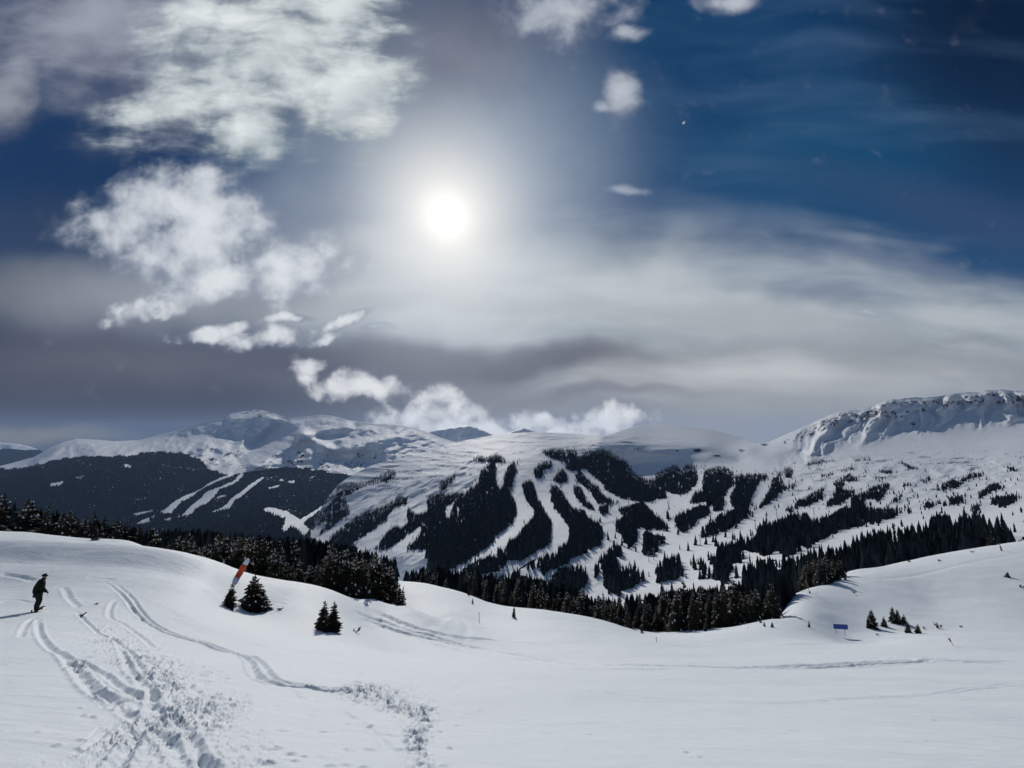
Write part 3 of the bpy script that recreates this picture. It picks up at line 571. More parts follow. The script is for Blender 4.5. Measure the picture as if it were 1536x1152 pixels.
# ------------------------------------------------------------------ forest mass on the far slopes (beyond the 300 nearest trees)
def cones(X, Y, Z, Ht, rad, tiers, sides):
    n = len(X); vs = []; fs = []; off = 0
    nv = tiers*(sides+1); Vx = np.zeros((n, nv, 3)); base = []
    for k in range(tiers):
        z0 = k/tiers*.86; z1 = min(1., z0+(.62 if k < tiers-1 else 1-z0)); rr = (1-z0)**.85
        ang = rng.uniform(0, 6.28, (n, 1))+np.arange(sides)[None]*2*np.pi/sides
        jr = rad[:, None]*rr*rng.uniform(.6, 1.25, (n, sides))
        i0 = k*(sides+1)
        Vx[:, i0:i0+sides, 0] = X[:, None]+np.cos(ang)*jr; Vx[:, i0:i0+sides, 1] = Y[:, None]+np.sin(ang)*jr
        Vx[:, i0:i0+sides, 2] = Z[:, None]+Ht[:, None]*(z0+rng.uniform(-.04, .04, (n, sides)))
        Vx[:, i0+sides, 0] = X+rng.normal(0, .04, n)*rad; Vx[:, i0+sides, 1] = Y; Vx[:, i0+sides, 2] = Z+Ht*z1
        base += [(i0+j, i0+(j+1) % sides, i0+sides) for j in range(sides)]
    base = np.array(base); Fx = (np.arange(n)*nv)[:, None, None]+base[None]
    return Vx.reshape(-1, 3), Fx.reshape(-1, 3)
VV = []; FF = []; nof = 0
def put(X, Y, Z, Ht, rad, tiers, sides):
    global nof
    v, f = cones(X, Y, Z, Ht, rad, tiers, sides); VV.append(v); FF.append(f+nof); nof += len(v)
blur = FM0.astype(float)
for _ in range(14): blur = (blur+np.roll(blur, 1, 0)+np.roll(blur, -1, 0)+np.roll(blur, 1, 1)+np.roll(blur, -1, 1))/5
n = 230000; px = rng.uniform(385, 1600, n); py = rng.uniform(665, 955, n)
bl_ = blur[np.clip((py-ry0).astype(int), 0, FM.shape[0]-1), np.clip((px-rx0).astype(int), 0, FM.shape[1]-1)]
ok = fmask(px, py) | ((bl_ > .08) & (rng.random(n) < .05*(1+1.6*(px > 1050))) & (fbm(px/9, py/9, 2, 67) > 0) & (py > interp(crestB, px)+14)); px, py = px[ok], py[ok]
X, Y, Z = ptB(px, py)
h0 = rng.uniform(9, 17, len(px))*(1+.5*smooth(740, 900, py))*np.where(rng.random(len(px)) < .12, 1.25, 1)*(1-.35*smooth(1050, 1250, px)*(1-smooth(740, 800, py)))
h0 *= 1-.55*(py < 690)*(px > 1050)
hp = h0*F/Y
# room above the root inside the mask
up = np.zeros(FM.shape); run = np.zeros(FM.shape[1])
for i in range(FM.shape[0]): run = np.where(FM0[i], run+1, 0); up[i] = run
room = up[np.clip((py-ry0).astype(int), 0, FM.shape[0]-1), np.clip((px-rx0).astype(int), 0, FM.shape[1]-1)]*rng.uniform(.95, 1.35, len(px))
full = room >= hp*.85; inm = fmask(px, py); ksmall = (~full) & inm & (rng.random(len(px)) < .16); full = full | ~inm; h0 = np.where(inm, h0, h0*rng.uniform(.45, .9, len(px)))
keep = full | ksmall
# one tree per footprint: thin by the space each takes in the picture
area = np.where(full, hp*hp*.10, hp*hp*.12); keep &= rng.random(len(px)) < np.clip(5/np.maximum(area, .4), 0, 1)
h = np.where(full, h0, np.clip(room, 2.0, None)*Y/F); h = np.clip(h, 2.5, 26)
keep &= (Y > 235)
X, Y, Z, h = X[keep], Y[keep], Z[keep], h[keep]; nB = len(X)
put(X, Y, Z-.5, h, h*rng.uniform(.13, .19, nB), 3, 5)
# isolated trees and scrub on the open right-hand slopes and along the tree line
sx = []; sy = []; sh = []
def scat(n, x0, x1, y0, y1, h1, h2, cl=.0, seed=0):
    k = 0
    while k < n:
        a = rng.uniform(x0, x1, 400); c = rng.uniform(y0, y1, 400); o = fbm(a/14, c/6, 2, 120+seed) > cl
        a, c = a[o], c[o]; m = min(len(a), n-k); sx.extend(a[:m]); sy.extend(c[:m]); sh.extend(rng.uniform(h1, h2, m)); k += m
scat(190, 1180, 1550, 676, 722, 2.5, 6, .12, 1); scat(120, 1190, 1545, 715, 800, 5, 10, .18, 2); scat(45, 850, 960, 668, 676, 3, 7, .1, 3); scat(70, 780, 880, 668, 682, 3, 7, .1, 4)
scat(60, 640, 780, 678, 700, 3, 7, .25, 5); scat(50, 560, 720, 700, 745, 5, 10, .3, 6); scat(25, 900, 1110, 800, 900, 12, 20, .2, 7); scat(30, 1060, 1200, 740, 840, 9, 15, .3, 8)
scat(90, 1360, 1480, 682, 706, 1.5, 3.5, .15, 9); scat(60, 1290, 1400, 668, 690, 1.5, 3, .2, 10); scat(24, 590, 640, 676, 700, 4, 8, .1, 11)
sx, sy, sh = map(np.array, (sx, sy, sh)); o = sy > interp(crestB, sx)+6; sx, sy, sh = sx[o], sy[o], sh[o]; X, Y, Z = ptB(sx, sy)
put(X, Y, Z-.4, sh, sh*.19, 3, 5)
# rows of trees behind the nearest ones
for (n_, xa, xb, d0, d1, tp) in [(330, 606, 1190, 118, 150, [(606,850),(640,843),(700,846),(760,856),(800,860),(860,872),(890,890),(930,886),(960,884),(1000,878),(1060,872),(1130,860),(1190,852)]), (230, 225, 596, 82, 125, [(225,790),(270,784),(330,790),(400,795),(470,800),(500,806),(560,820),(600,832),(640,842)]),
                              (150, -40, 260, 100, 135, [(-40,740),(0,742),(40,750),(80,760),(110,770),(160,778),(200,784),(260,790)]), (420, 1170, 1580, 215, 330, [(1170,832),(1200,829),(1240,824),(1280,812),(1310,804),(1350,797),(1390,784),(1420,780),(1450,786),(1480,786),(1510,798),(1560,812)])]:
    xx = rng.uniform(xa, xb, n_); dd = rng.uniform(d0, d1, n_); uu, _ = ut(xx, 850*np.ones(n_)); Xq = uu*dd; zg = zA(Xq, dd)
    _, tq = ut(xx, interp(tp, xx)+np.abs(rng.normal(0, 6, n_))+3); hq = tq*dd-zg; o = hq > 2.5; hq = np.clip(hq, 2.5, 18)
    put(Xq[o], dd[o], zg[o]-.3, hq[o], hq[o]*rng.uniform(.16, .24, o.sum()), 6, 7)
# far valley wall
n = 60000; ii = rng.integers(0, NC-1, n); jj = rng.integers(48, len(cxs)-1, n); ok = forC[ii, jj] > .5
ii, jj = ii[ok], jj[ok]; ff = rng.random(len(ii)); X = XC[ii, jj]*(1-ff)+XC[ii, jj+1]*ff; Y = YC[ii, jj]*(1-ff)+YC[ii, jj+1]*ff; Z = ZC[ii, jj]*(1-ff)+ZC[ii, jj+1]*ff
hh = rng.uniform(14, 24, len(X)); put(X, Y, Z-1, hh, hh*.24, 1, 4)
forest = mesh_np('forest', np.concatenate(VV), np.concatenate(FF), m_forest, smooth_=False)
tag(forest, 'dark conifer forest covering the far slopes between the white ski runs', 'forest', kind='stuff')
print('forest trees', nB, 'polys', len(forest.data.polygons))

lap('---- spruces')
# ------------------------------------------------------------------ spruces
def spruce_mesh(h, w, whorls, per, snow, seed, lean=0):
    rd = random.Random(seed); cr = MB()
    for k in range(whorls):
        f = (k+rd.uniform(-.2, .2))/whorls; z = h*(.05+.93*max(f, 0)); L0 = w*(1-f)**.8*(.9 if k else .75)+.05*w
        for j in range(per if f < .8 else max(3, per-3)):
            a = (j+rd.uniform(-.35, .35))/per*2*math.pi+k*1.1; L = L0*rd.uniform(.62, 1.22); dr = -rd.uniform(.18, .42)*L if f < .75 else rd.uniform(-.1, .5)*L
            dx, dy = math.cos(a), math.sin(a); wx_, wy_ = -dy, dx; wd = L*.30+.05*w
            r0 = Vector((lean*z, 0, z+.05*L)); e = r0+Vector((dx*L, dy*L, dr)); md = r0+Vector((dx*L*.55, dy*L*.55, dr*.35+.05*L))
            s1 = Vector((wx_*wd, wy_*wd, -.16*L)); s2 = Vector((wx_*wd*.62, wy_*wd*.62, -.10*L)); dn = Vector((0, 0, -.17*L-.02*h))
            cr.add([r0, md+s1, md-s1, e, md+dn, md], [(0, 1, 5), (0, 5, 2), (1, 3, 5), (5, 3, 2), (0, 4, 3), (1, 4, 2)], 0)
            q = r0.lerp(e, .8); cr.add([r0.lerp(e, .45), q+s2*1.25+Vector((dx, dy, 0))*.05*L, q-s2*1.25, e+Vector((dx, dy, .1))*.10*L, q+dn*.7], [(0, 1, 3), (0, 3, 2), (1, 4, 2)], 0)
            if rd.random() < snow:
                o = Vector((0, 0, .02*h+.03*L)); g = .46*rd.uniform(.5, 1.25)
                cc = md.lerp(e, rd.uniform(0, .5)); t1 = s1*g*.55; t2 = (e-md)*g*.55
                cr.add([cc+t2+o*.5, cc+t1+o*.4, cc-t2+o*.5, cc-t1+o*.4, cc+o*2.0], [(0, 1, 4), (1, 2, 4), (2, 3, 4), (3, 0, 4)], 1)
    for j in range(4):
        a = j*1.57; cr.add([Vector((lean*h+math.cos(a)*.03*w, math.sin(a)*.03*w, h*.9)), Vector((lean*h+math.cos(a+1)*.05*w, math.sin(a+1)*.05*w, h*.88)), Vector((lean*h, 0, h*1.03))], [(0, 1, 2)], 0)
    tr = MB(); tr.tube([(0, 0, -.6), (lean*h*.4, 0, h*.45), (lean*h, 0, h*.95)], [.028*h, .017*h, .004*h], 6)
    a = cr.build('crown', [m_needle, m_clump]); b_ = tr.build('trunk', m_bark)
    A, B = a.data, b_.data; bpy.data.objects.remove(a); bpy.data.objects.remove(b_); return A, B
LIB = [spruce_mesh(1, .24, 15, 7, .30, 1), spruce_mesh(1, .19, 17, 7, .22, 2), spruce_mesh(1, .27, 14, 8, .38, 3, .02), spruce_mesh(1, .21, 16, 7, .26, 4, -.02), spruce_mesh(1, .17, 18, 6, .15, 5), spruce_mesh(1, .30, 12, 8, .34, 6)]
LIBF = [spruce_mesh(1, .17, 12, 6, .10, 21), spruce_mesh(1, .14, 13, 6, .08, 22), spruce_mesh(1, .20, 11, 6, .10, 23)]
for A, B in LIB+LIBF: pass
ntree = 0
def spruce(x, y, z, h, label, group=None, v=None, lib=LIB, name='spruce', wid=1.0, cat='tree'):
    global ntree
    A, B = lib[v if v is not None else random.randrange(len(lib))]
    e = empty(name, (x, y, z), random.uniform(0, 6.28)); e.scale = (h*wid*random.uniform(.9, 1.15), h*wid*random.uniform(.9, 1.15), h)
    for nm, me in (('crown', A), ('trunk', B)):
        o = bpy.data.objects.new(nm, me); C.objects.link(o); o.parent = e
    ntree += 1; return tag(e, label, cat, group)
def stand(n, x0, x1, d0, d1, tops, label, group, lib=LIB, hmin=2.2, hmax=15, jit=6, dens=None, front=None, wid=1.0):
    k = 0; tries = 0
    while k < n and tries < n*30:
        tries += 1
        f = (k+random.random())/n; px_ = x0+(x1-x0)*f+random.uniform(-4, 4); D = random.uniform(d0, d1) if not front else front(px_)*random.uniform(1.0, 1.16)
        u, _ = ut(px_, 850); X_ = float(u)*D; zg = float(zA(X_, D))
        ty = float(interp(tops, px_))+random.uniform(-1, 1)*jit+abs(random.gauss(0, jit)); _, tt = ut(px_, ty); h = float(tt)*D-zg
        if h < hmin*.6: continue
        h = min(max(h, hmin), hmax); spruce(X_, D, zg-.15, h, label, group, lib=lib, wid=wid*random.uniform(.9, 1.1)); k += 1
stand(24, -25, 238, 84, 112, [(-25,735),(0,738),(15,735),(40,744),(60,754),(80,756),(110,768),(135,766),(160,774),(200,782),(240,788)], 'black spruce in the row standing beyond the snow crest at the far left', 'spruces beyond the crest at the far left', jit=5, wid=1.25)
stand(62, 238, 610, 56, 66, [(236,815),(250,800),(270,796),(300,802),(350,797),(400,803),(410,812),(430,826),(445,836),(470,842),(488,826),(500,812),(540,822),(570,830),(592,850),(612,884)], 'snow-flecked spruce in the dense stand behind the rounded crest left of centre', 'spruces in the stand left of centre', jit=7, wid=1.1)
stand(20, 240, 600, 78, 112, [(235,790),(270,786),(330,792),(400,797),(470,803),(500,808),(560,822),(600,836),(640,846)], 'dark spruce at the back of the stand left of centre, only its top showing', 'spruces at the back of the stand left of centre', jit=5, wid=1.2)
lineD = [(610,118),(660,116),(700,112),(720,106),(800,103),(880,101),(960,100),(1010,96),(1060,95),(1110,97),(1150,101),(1180,118)]
stand(112, 612, 1182, 0, 0, [(610,852),(640,846),(700,852),(760,862),(800,864),(860,876),(890,896),(905,884),(930,892),(960,888),(1000,880),(1020,870),(1060,874),(1100,870),(1130,864),(1182,880)], 'tall dark spruce in the long line of trees below the open snowfield', 'spruces lining the bottom of the snowfield', front=lambda x: float(interp(lineD, x))+1.5, hmax=12, jit=11, hmin=3, wid=1.0)
stand(18, 1206, 1266, 132, 146, [(1206,840),(1230,832),(1262,838)], 'spruce in the compact dark clump at the edge of the right-hand snow slope', 'spruces in the clump on the right-hand slope', jit=4, wid=1.2)
stand(40, 1180, 1560, 212, 290, [(1180,836),(1200,829),(1240,824),(1280,812),(1310,804),(1350,797),(1390,780),(1420,774),(1450,782),(1480,782),(1510,796),(1560,812)], 'spruce in the long dark band behind the right-hand snow crest', 'spruces behind the right-hand crest', lib=LIBF, hmax=20, jit=7, hmin=5, wid=1.15)
def lone(px_, py_, hpx, label, v=0, name='spruce', wid=1., cat='tree', sink=.12):
    p = place_A(px_, py_); h = hpx*p.y/F; return spruce(p.x, p.y, p.z-sink, h+sink, label, None, v, name=name, wid=wid, cat=cat)
lone(378,915,49,'wide bushy young spruce standing alone on the snow below the leaning orange post',2,wid=1.75)
lone(389,914,36,'low spruce growing against the right side of the bushy lone spruce',5,wid=1.5)
lone(345,912,35,'small slender spruce just left of the bushy lone spruce below the crest',3,wid=1.55)
lone(484,945,41,'left one of the two narrow young spruces standing together on open snow',3,wid=1.45)
lone(500,946,40,'right one of the two narrow young spruces standing together on open snow',1,wid=1.7)
u_, _ = ut(100, 812); spruce(float(u_)*80, 80, float(zA(float(u_)*80, 80))-.1, 6.2, 'dark spruce in front of the far-left row, on the snow crest', None, 0, wid=1.2); lone(142,811,24,'short spruce on the snow crest right of the taller far-left one',3)
lone(208,812,26,'small spruce at the right end of the far-left snow crest',0)
lone(1310,942,25,'reddish-brown young spruce right of the blue sign',2,wid=1.2); lone(1303,942,17,'small spruce at the left foot of the reddish one near the blue sign',4)
lone(1327,940,14,'low leaning spruce just right of the reddish young spruce',5); lone(1341,935,23,'spruce at the left end of the sloping hedge-like group right of the sign',2)
lone(1348,936,20,'second spruce in the sloping group right of the sign',0,wid=1.3); lone(1357,937,14,'low spruce at the lower end of the sloping group',5,wid=1.2)
lone(1363,949,15,'tiny spruce, left of the two below the sloping group',2,wid=1.2); lone(1378,950,13,'tiny spruce, rightmost of the small trees past the sign',5,wid=1.2)
lone(1141,934,7,'knee-high spruce at the foot of the tree line edge',2); lone(1147,942,9,'tiny spruce, left of the close pair on the snow',0); lone(1159,943,10,'tiny spruce, right of the close pair on the snow',5)
lone(1214,940,9,'tiny dark spruce alone on the snow just left of the blue sign',1); lone(771,925,16,'small spruce stepping out of the tree line onto the snow',3)
lone(957,941,10,'tiny reddish spruce tip just above the far skier',4,wid=1.2); lone(1058,946,14,'small spruce in front of the tree line at the foot of the slope',3); lone(1268,870,8,'tiny spruce at the right edge of the compact clump',2)
lone(703,893,12,'thin small spruce beside the start of the tree line',4); lone(709,905,8,'tiny tree poking out of the snow by the tree line',3); lone(1512,866,8,'lone dark bush high on the right-hand snow slope',5,name='bush',wid=1.5,cat='bush')
print('spruces', ntree)
# twig tips poking through
def twigs(px_, py_, size, label, lean=.5, n=7):
    p = place_A(px_, py_); s = size*p.y/F; e = empty('shrub', p); rd = random.Random(int(px_*7+py_)); mb = MB()
    for i in range(n):
        a = rd.uniform(0, 6.28); L = s*rd.uniform(.5, 1); b0 = Vector((math.cos(a)*s*.12, math.sin(a)*s*.12, -.03)); e1 = b0+Vector((math.cos(a)*L*.5+lean*L*.5, math.sin(a)*L*.4, L*.75))
        mb.tube([b0, b0.lerp(e1, .5)+Vector((0, 0, .05*s)), e1], [s*.05, s*.035, s*.01], 5)
        for q in range(5):
            c = b0.lerp(e1, .35+.13*q); a2 = rd.uniform(0, 6.28); d = Vector((math.cos(a2), math.sin(a2), .4))*s*.17
            mb.add([c, c+d+Vector((0, 0, .06*s)), c+d*1.3, c+d-Vector((0, 0, .07*s))], [(0, 1, 2), (0, 2, 3)])
    mb.build('branches', m_twig, e); return tag(e, label, 'shrub')
for a in [(122,924,8,'lower of two red-brown shrub tips in the snow right of the snowboarder'),(142,908,6,'upper of two red-brown shrub tips in the snow right of the snowboarder'),(419,916,7,'small brown twigs in the snow right of the bushy lone spruce'),
          (533,949,10,'grey-brown shrub tips in the snow right of the two narrow spruces'),(1363,841,5,'brown twig tip on the upper right-hand slope, lowest of the row under the crest'),(1409,842,5,'brown twig tip on the upper right-hand slope, middle of the row under the crest'),
          (1458,829,4,'brown twig tip on the upper right-hand slope, nearest the wooden post'),(1532,882,6,'reddish twig at the right edge of the picture on the snow slope'),(1407,942,9,'flat dark branch lying on snow right of the small trees'),
          (1316,953,4,'dark twig tip on the snow below the reddish young spruce'),(1281,890,4,'thin twig on the open right-hand slope below the clump'),(765,905,7,'dark twig tuft at the left end of the snowfield tree line'),
          (1386,943,4,'small twig right of the tiny spruces past the sign'),(1122,944,4,'twig tip below the tree line left of the close pair'),(1441,941,4,'speck of twig on the snow right of the flat branch')]: twigs(*a)

lap('--- man-made')
# ------------------------------------------------------------------ man-made things
p = place_A(1262, 953); s = p.y/F; e = empty('sign', p, -.15); tag(e, 'blue rectangular sign on two thin legs standing on the snowfield', 'sign')
mb = MB(); mb.box((0, 0, 11.5*s), (18.5*s, .06, 6.5*s)); pnl = mb.build('panel', m_blue, e)
bv = pnl.modifiers.new('b', 'BEVEL'); bv.width = .02; bv.segments = 2
mb = MB(); mb.box((0, -.045, 14.3*s), (17*s, .012, .5*s)); mb.box((0, -.045, 8.7*s), (17*s, .012, .5*s)); mb.build('border', m_blue, pnl)
for q in (-6, 5):
    mb = MB(); mb.tube([(q*s, .05, -.4), (q*s, .05, 14*s)], .045, 8); mb.build('leg', m_metal, e)
# leaning orange padded post
p = place_A(356, 866); s = p.y/F; e = empty('padded_post', p, 0); tag(e, 'leaning orange padded post with a white top in front of the spruce stand', 'post')
d = Vector((.50, .1, 1)).normalized(); L = 28*s; r = 4.0*s
mb = MB(); n_ = 16
mb.tube([d*(-.5), d*(L*.30), d*(L*.66), d*(L*.70)], [r*.95, r, r*.98, r*.9], n_); mb.build('orange_cover', m_orange, e, True)
mb = MB(); mb.tube([d*(L*.68), d*(L*.76), d*(L*.90), d*(L*.97), d*L], [r*.80, r*.83, r*.80, r*.6, r*.2], n_); mb.build('white_cap', m_white, e, True)
mb = MB(); mb.tube([d*(L*.665), d*(L*.685)], [r*1.04, r*1.04], n_); mb.tube([d*(L*.2), d*(L*.22)], [r*1.05, r*1.05], n_); mb.build('strap', m_black, e, True)
# wooden post on right crest
p = place_A(1503, 827); s = p.y/F; e = empty('wooden_post', p); tag(e, 'weathered wooden post leaning left on the right-hand snow crest', 'post')
mb = MB(); mb.tube([(0, 0, -.3), (-1.3*s, 0, 6*s), (-2.4*s, 0, 11*s)], [1.0*s, .9*s, .85*s], 8); mb.build('shaft', m_wood, e)
mb = MB(); mb.tube([(-2.4*s, 0, 11*s), (-2.5*s, 0, 11.5*s)], [.95*s, .6*s], 8); mb.build('cap', m_wood, e)
p = place_A(1215, 890); s = p.y/F; e = empty('wooden_post', p); tag(e, 'slim brown pole leaning left before the compact spruce clump on the right', 'pole')
mb = MB(); mb.tube([(0, 0, -.3), (-2*s, 0, 9*s), (-4.5*s, 0, 20*s)], [.7*s, .6*s, .5*s], 8); mb.build('shaft', m_wood, e)
mb = MB(); mb.tube([(0.15*s, 0, -.1), (-.5*s, 0, 2.4*s)], [1.2*s, .95*s], 8); mb.build('base_sleeve', m_black, e)
# marker with red flag
p = place_A(1432, 970); s = p.y/F; e = empty('flag_marker', p); tag(e, 'short thin pole with a dark red flag leaning on the right snowfield', 'marker')
mb = MB(); mb.tube([(0, 0, -.3), (-5.5*s, 0, 11*s)], [.30*s, .25*s], 6); mb.build('pole', m_metal, e)
mb = MB(); mb.add([(-3.2*s, 0, 6.5*s), (-5.7*s, 0, 11.3*s), (-7.4*s, .05, 10.2*s), (-5.2*s, -.05, 6.2*s), (-3.2*s, .03, 6.5*s), (-5.7*s, .03, 11.3*s), (-7.4*s, .08, 10.2*s), (-5.2*s, -.02, 6.2*s)], [(0, 1, 2, 3), (7, 6, 5, 4), (0, 4, 5, 1), (1, 5, 6, 2), (2, 6, 7, 3), (3, 7, 4, 0)]); mb.build('flag', m_red, e)
for (a, c, hh_, lab) in [(719, 935, 15, 'thin dark marker pole standing alone below the crest of the centre snowfield'), (985, 965, 8, 'short dark marker stake right of the far skier')]:
    p = place_A(a, c); s = p.y/F; e = empty('marker_pole', p); tag(e, lab, 'pole')
    mb = MB(); mb.tube([(0, 0, -.3), (-.4*s, 0, hh_*s)], [.38*s, .3*s], 6); mb.build('shaft', m_black, e)
    mb = MB(); mb.tube([(-.36*s, 0, hh_*.82*s), (-.4*s, 0, hh_*s)], [.5*s, .5*s], 6); mb.build('reflector', m_red, e)
# lift towers on the ski mountain
def tower(px_, py_, hpx, label):
    X, Y, Z = [float(v[0]) for v in ptB(np.array([px_]), np.array([py_]))]; h = hpx*Y/F; e = empty('lift_tower', (X, Y, Z), .4); tag(e, label, 'lift tower', 'ski lift towers on the opposite slope')
    mb = MB(); mb.tube([(0, 0, -1), (0, 0, h)], [.55, .38], 8); mb.build('mast', m_metal, e)
    mb = MB(); mb.box((0, 0, h-.3), (5.2, .5, .45)); ca = mb.build('crossarm', m_metal, e)
    for q in (-2.4, 2.4):
        mb = MB(); mb.box((q, 0, h-.9), (.35, 3.0, .4)); mb.build('sheave_assembly', m_metal, ca)
tower(1051,819,16,'lift tower standing alone on the wide white run below the centre forest'); tower(1133,794,13,'lift tower on the broad run among long tree shadows'); tower(1165,776,12,'lift tower higher on the broad run, above the one among shadows')
tower(1221,774,11,'lift tower on the small snow patch between the dark strips'); tower(974,843,14,'left one of two lift towers above the lower tree band'); tower(981,840,16,'right one of two lift towers above the lower tree band'); tower(1239,732,10,'highest lift tower, beside the upper right-hand tree strip')
tower(1300,758,10,'small lift tower in the gap right of the central tree strips')

lap('----- people')
# ------------------------------------------------------------------ people
def skinned(name, verts, edges, radii, material, parent=None, root=0, sub=2):
    me = bpy.data.meshes.new(name); me.from_pydata(verts, edges, []); o = bpy.data.objects.new(name, me); C.objects.link(o)
    sk = o.modifiers.new('s', 'SKIN'); sk.use_smooth_shade = True
    for i, r_ in enumerate(radii):
        r_ = r_ if isinstance(r_, tuple) else (r_, r_); me.skin_vertices[0].data[i].radius = r_; me.skin_vertices[0].data[i].use_root = (i == root)
    ss = o.modifiers.new('u', 'SUBSURF'); ss.levels = ss.render_levels = sub
    dg = bpy.context.evaluated_depsgraph_get(); m2 = bpy.data.meshes.new_from_object(o.evaluated_get(dg)); bpy.data.objects.remove(o)
    m2.materials.clear(); m2.materials.append(material); m2.name = name
    o = bpy.data.objects.new(name, m2); C.objects.link(o); o.parent = parent; return o
class Sk:
    def __init__(s): s.v = []; s.e = []; s.r = []
    def p(s, co, r, prev=None):
        s.v.append(co); s.r.append(r)
        if prev is not None: s.e.append((prev, len(s.v)-1))
        return len(s.v)-1
def make_person(root, jacket, trousers, scale=1.0, stance=1.0):
    """faces +X, arms hanging forward, head bowed; body continuous, clothes and helmet as children"""
    k = Sk(); J = {}
    pel = k.p((0, 0, .93), (.13, .15)); ch = k.p((.03, 0, 1.14), (.12, .15), pel); sh_ = k.p((.07, 0, 1.36), (.11, .16), ch); nk = k.p((.12, 0, 1.49), .06, sh_)
    hb = k.p((.155, 0, 1.57), (.075, .07), nk); hm = k.p((.175, 0, 1.655), (.098, .08), hb); ht = k.p((.165, 0, 1.73), (.075, .068), hm); k.p((.255, 0, 1.625), .022, hm)
    legs = []; arms = []
    ST = stance
    for sgn in (-1, 1):
        hp_ = k.p((0, .10*sgn, .86), .095, pel); kn = k.p((.09, .15*sgn*ST, .49), .066, hp_); an = k.p((-.02, .19*sgn*ST, .10), .05, kn); hl = k.p((-.01, .20*sgn*ST, .04), .048, an); k.p((.13, .23*sgn*ST, .035), .036, hl)
        legs.append([(0, .10*sgn, .88), (.09, .15*sgn, .49), (-.01, .19*sgn*ST, .12)])
        sd = k.p((.07, .19*sgn, 1.38), .072, sh_); fx = .05 if sgn > 0 else .10
        el = k.p((.07+fx*.2, .26*sgn, 1.10), .048, sd); wr = k.p((.20+fx, .24*sgn, .90), .034, el); pm = k.p((.23+fx, .235*sgn, .845), (.026, .040), wr)
        arms.append([(.07, .19*sgn, 1.38), (.07+fx*.2, .26*sgn, 1.10), (.19+fx, .24*sgn, .92)])
        for q, (oy, ln) in enumerate([(-.03, .066), (-.010, .075), (.010, .070), (.03, .055)]):
            kb = k.p((.245+fx, .235*sgn+oy, .805), .0105, pm); m1 = k.p((.247+fx, .235*sgn+oy*1.1, .805-ln*.55), .0095, kb); k.p((.235+fx, .235*sgn+oy*1.1, .805-ln), .008, m1)
        th = k.p((.262+fx, .235*sgn-.03*sgn, .85), .012, pm); k.p((.282+fx, .235*sgn-.045*sgn, .812), .0095, th)
    body = skinned('body', k.v, k.e, k.r, m_skin, root, 0, 2)
    # jacket: slightly larger shell over torso and arms
    k = Sk(); a = k.p((-.01, 0, .80), (.20, .23)); b_ = k.p((.0, 0, 1.0), (.20, .23), a); c = k.p((.02, 0, 1.16), (.195, .235), b_); d_ = k.p((.06, 0, 1.37), (.17, .24), c); k.p((.13, 0, 1.54), (.12, .12), d_)
    for A in arms:
        i = k.p(A[0], .115, d_); i = k.p(A[1], .095, i); k.p((A[2][0]+.01, A[2][1], A[2][2]-.03), .078, i)
    skinned('jacket', k.v, k.e, k.r, jacket, root, 0, 2)
    k = Sk(); a = k.p((0, 0, .93), (.18, .20)); 
    for L_ in legs:
        i = k.p((L_[0][0], L_[0][1], .82), .15, a); i = k.p(L_[1], .125, i); i = k.p((.02, L_[2][1], .28), .115, i); k.p((L_[2][0], L_[2][1], .10), .11, i)
    skinned('trousers', k.v, k.e, k.r, trousers, root, 0, 2)
    for sgn in (-1, 1):
        k = Sk(); a = k.p((-.03, .195*sgn*ST, .17), .085); b_ = k.p((-.02, .20*sgn*ST, .06), .082, a); k.p((.15, .235*sgn*ST, .05), .062, b_); skinned('boot', k.v, k.e, k.r, m_black, root, 0, 1)
        A = arms[(sgn+1)//2][2]; k = Sk(); a = k.p(A, .058); k.p((A[0]+.035, A[1], A[2]-.085), (.05, .062), a); skinned('glove', k.v, k.e, k.r, m_black, root, 0, 1)
    k = Sk(); a = k.p((.13, 0, 1.61), (.135, .125)); b_ = k.p((.15, 0, 1.71), (.145, .135), a); k.p((.14, 0, 1.79), (.09, .09), b_); k.p((.225, 0, 1.72), (.04, .07), b_)
    skinned('helmet', k.v, k.e, k.r, m_black, root, 0, 2)
    k = Sk(); a = k.p((.125, 0, 1.48), (.125, .12)); b_ = k.p((.17, 0, 1.60), (.125, .11), a); skinned('neck_gaiter', k.v, k.e, k.r, m_black, root, 0, 2)
    mb = MB(); mb.box((.262, 0, 1.665), (.03, .15, .06)); g_ = mb.build('goggles', m_black, root); bv = g_.modifiers.new('b', 'BEVEL'); bv.width = .012; bv.segments = 2
    root.scale = (scale,)*3
p = place_A(53.5, 917.5); sc1 = 50*p.y/F/1.80
e = empty('person', p+Vector((0, 0, .05)), R(48)); tag(e, 'person in dark snow clothes standing in profile at the far left, head bowed', 'person'); make_person(e, m_green, m_black, sc1, .55)
e2 = empty('snowboard', p+Vector((.06, 0, .02)), R(25)); tag(e2, 'dark snowboard under the feet of the standing person at left', 'snowboard')
mb = MB(); n_ = 22; top_ = []; bot_ = []
for i in range(n_+1):
    f = -1+2*i/n_; yy = f*.62; wv = (.125+.02*f*f)*min(1, max(0, (1-abs(f))*7))**.5; zz = .07*max(0, abs(f)-.8)**1.5*8
    top_ += [(-wv, yy, zz+.012), (wv, yy, zz+.012)]; bot_ += [(-wv, yy, zz), (wv, yy, zz)]
vv = top_+bot_; o_ = len(top_); fs = []
for i in range(n_):
    a = 2*i; fs += [(a, a+1, a+3, a+2), (o_+a+2, o_+a+3, o_+a+1, o_+a), (a, a+2, o_+a+2, o_+a), (a+3, a+1, o_+a+1, o_+a+3)]
mb.add(vv, fs); mb.build('deck', m_board, e2, True)
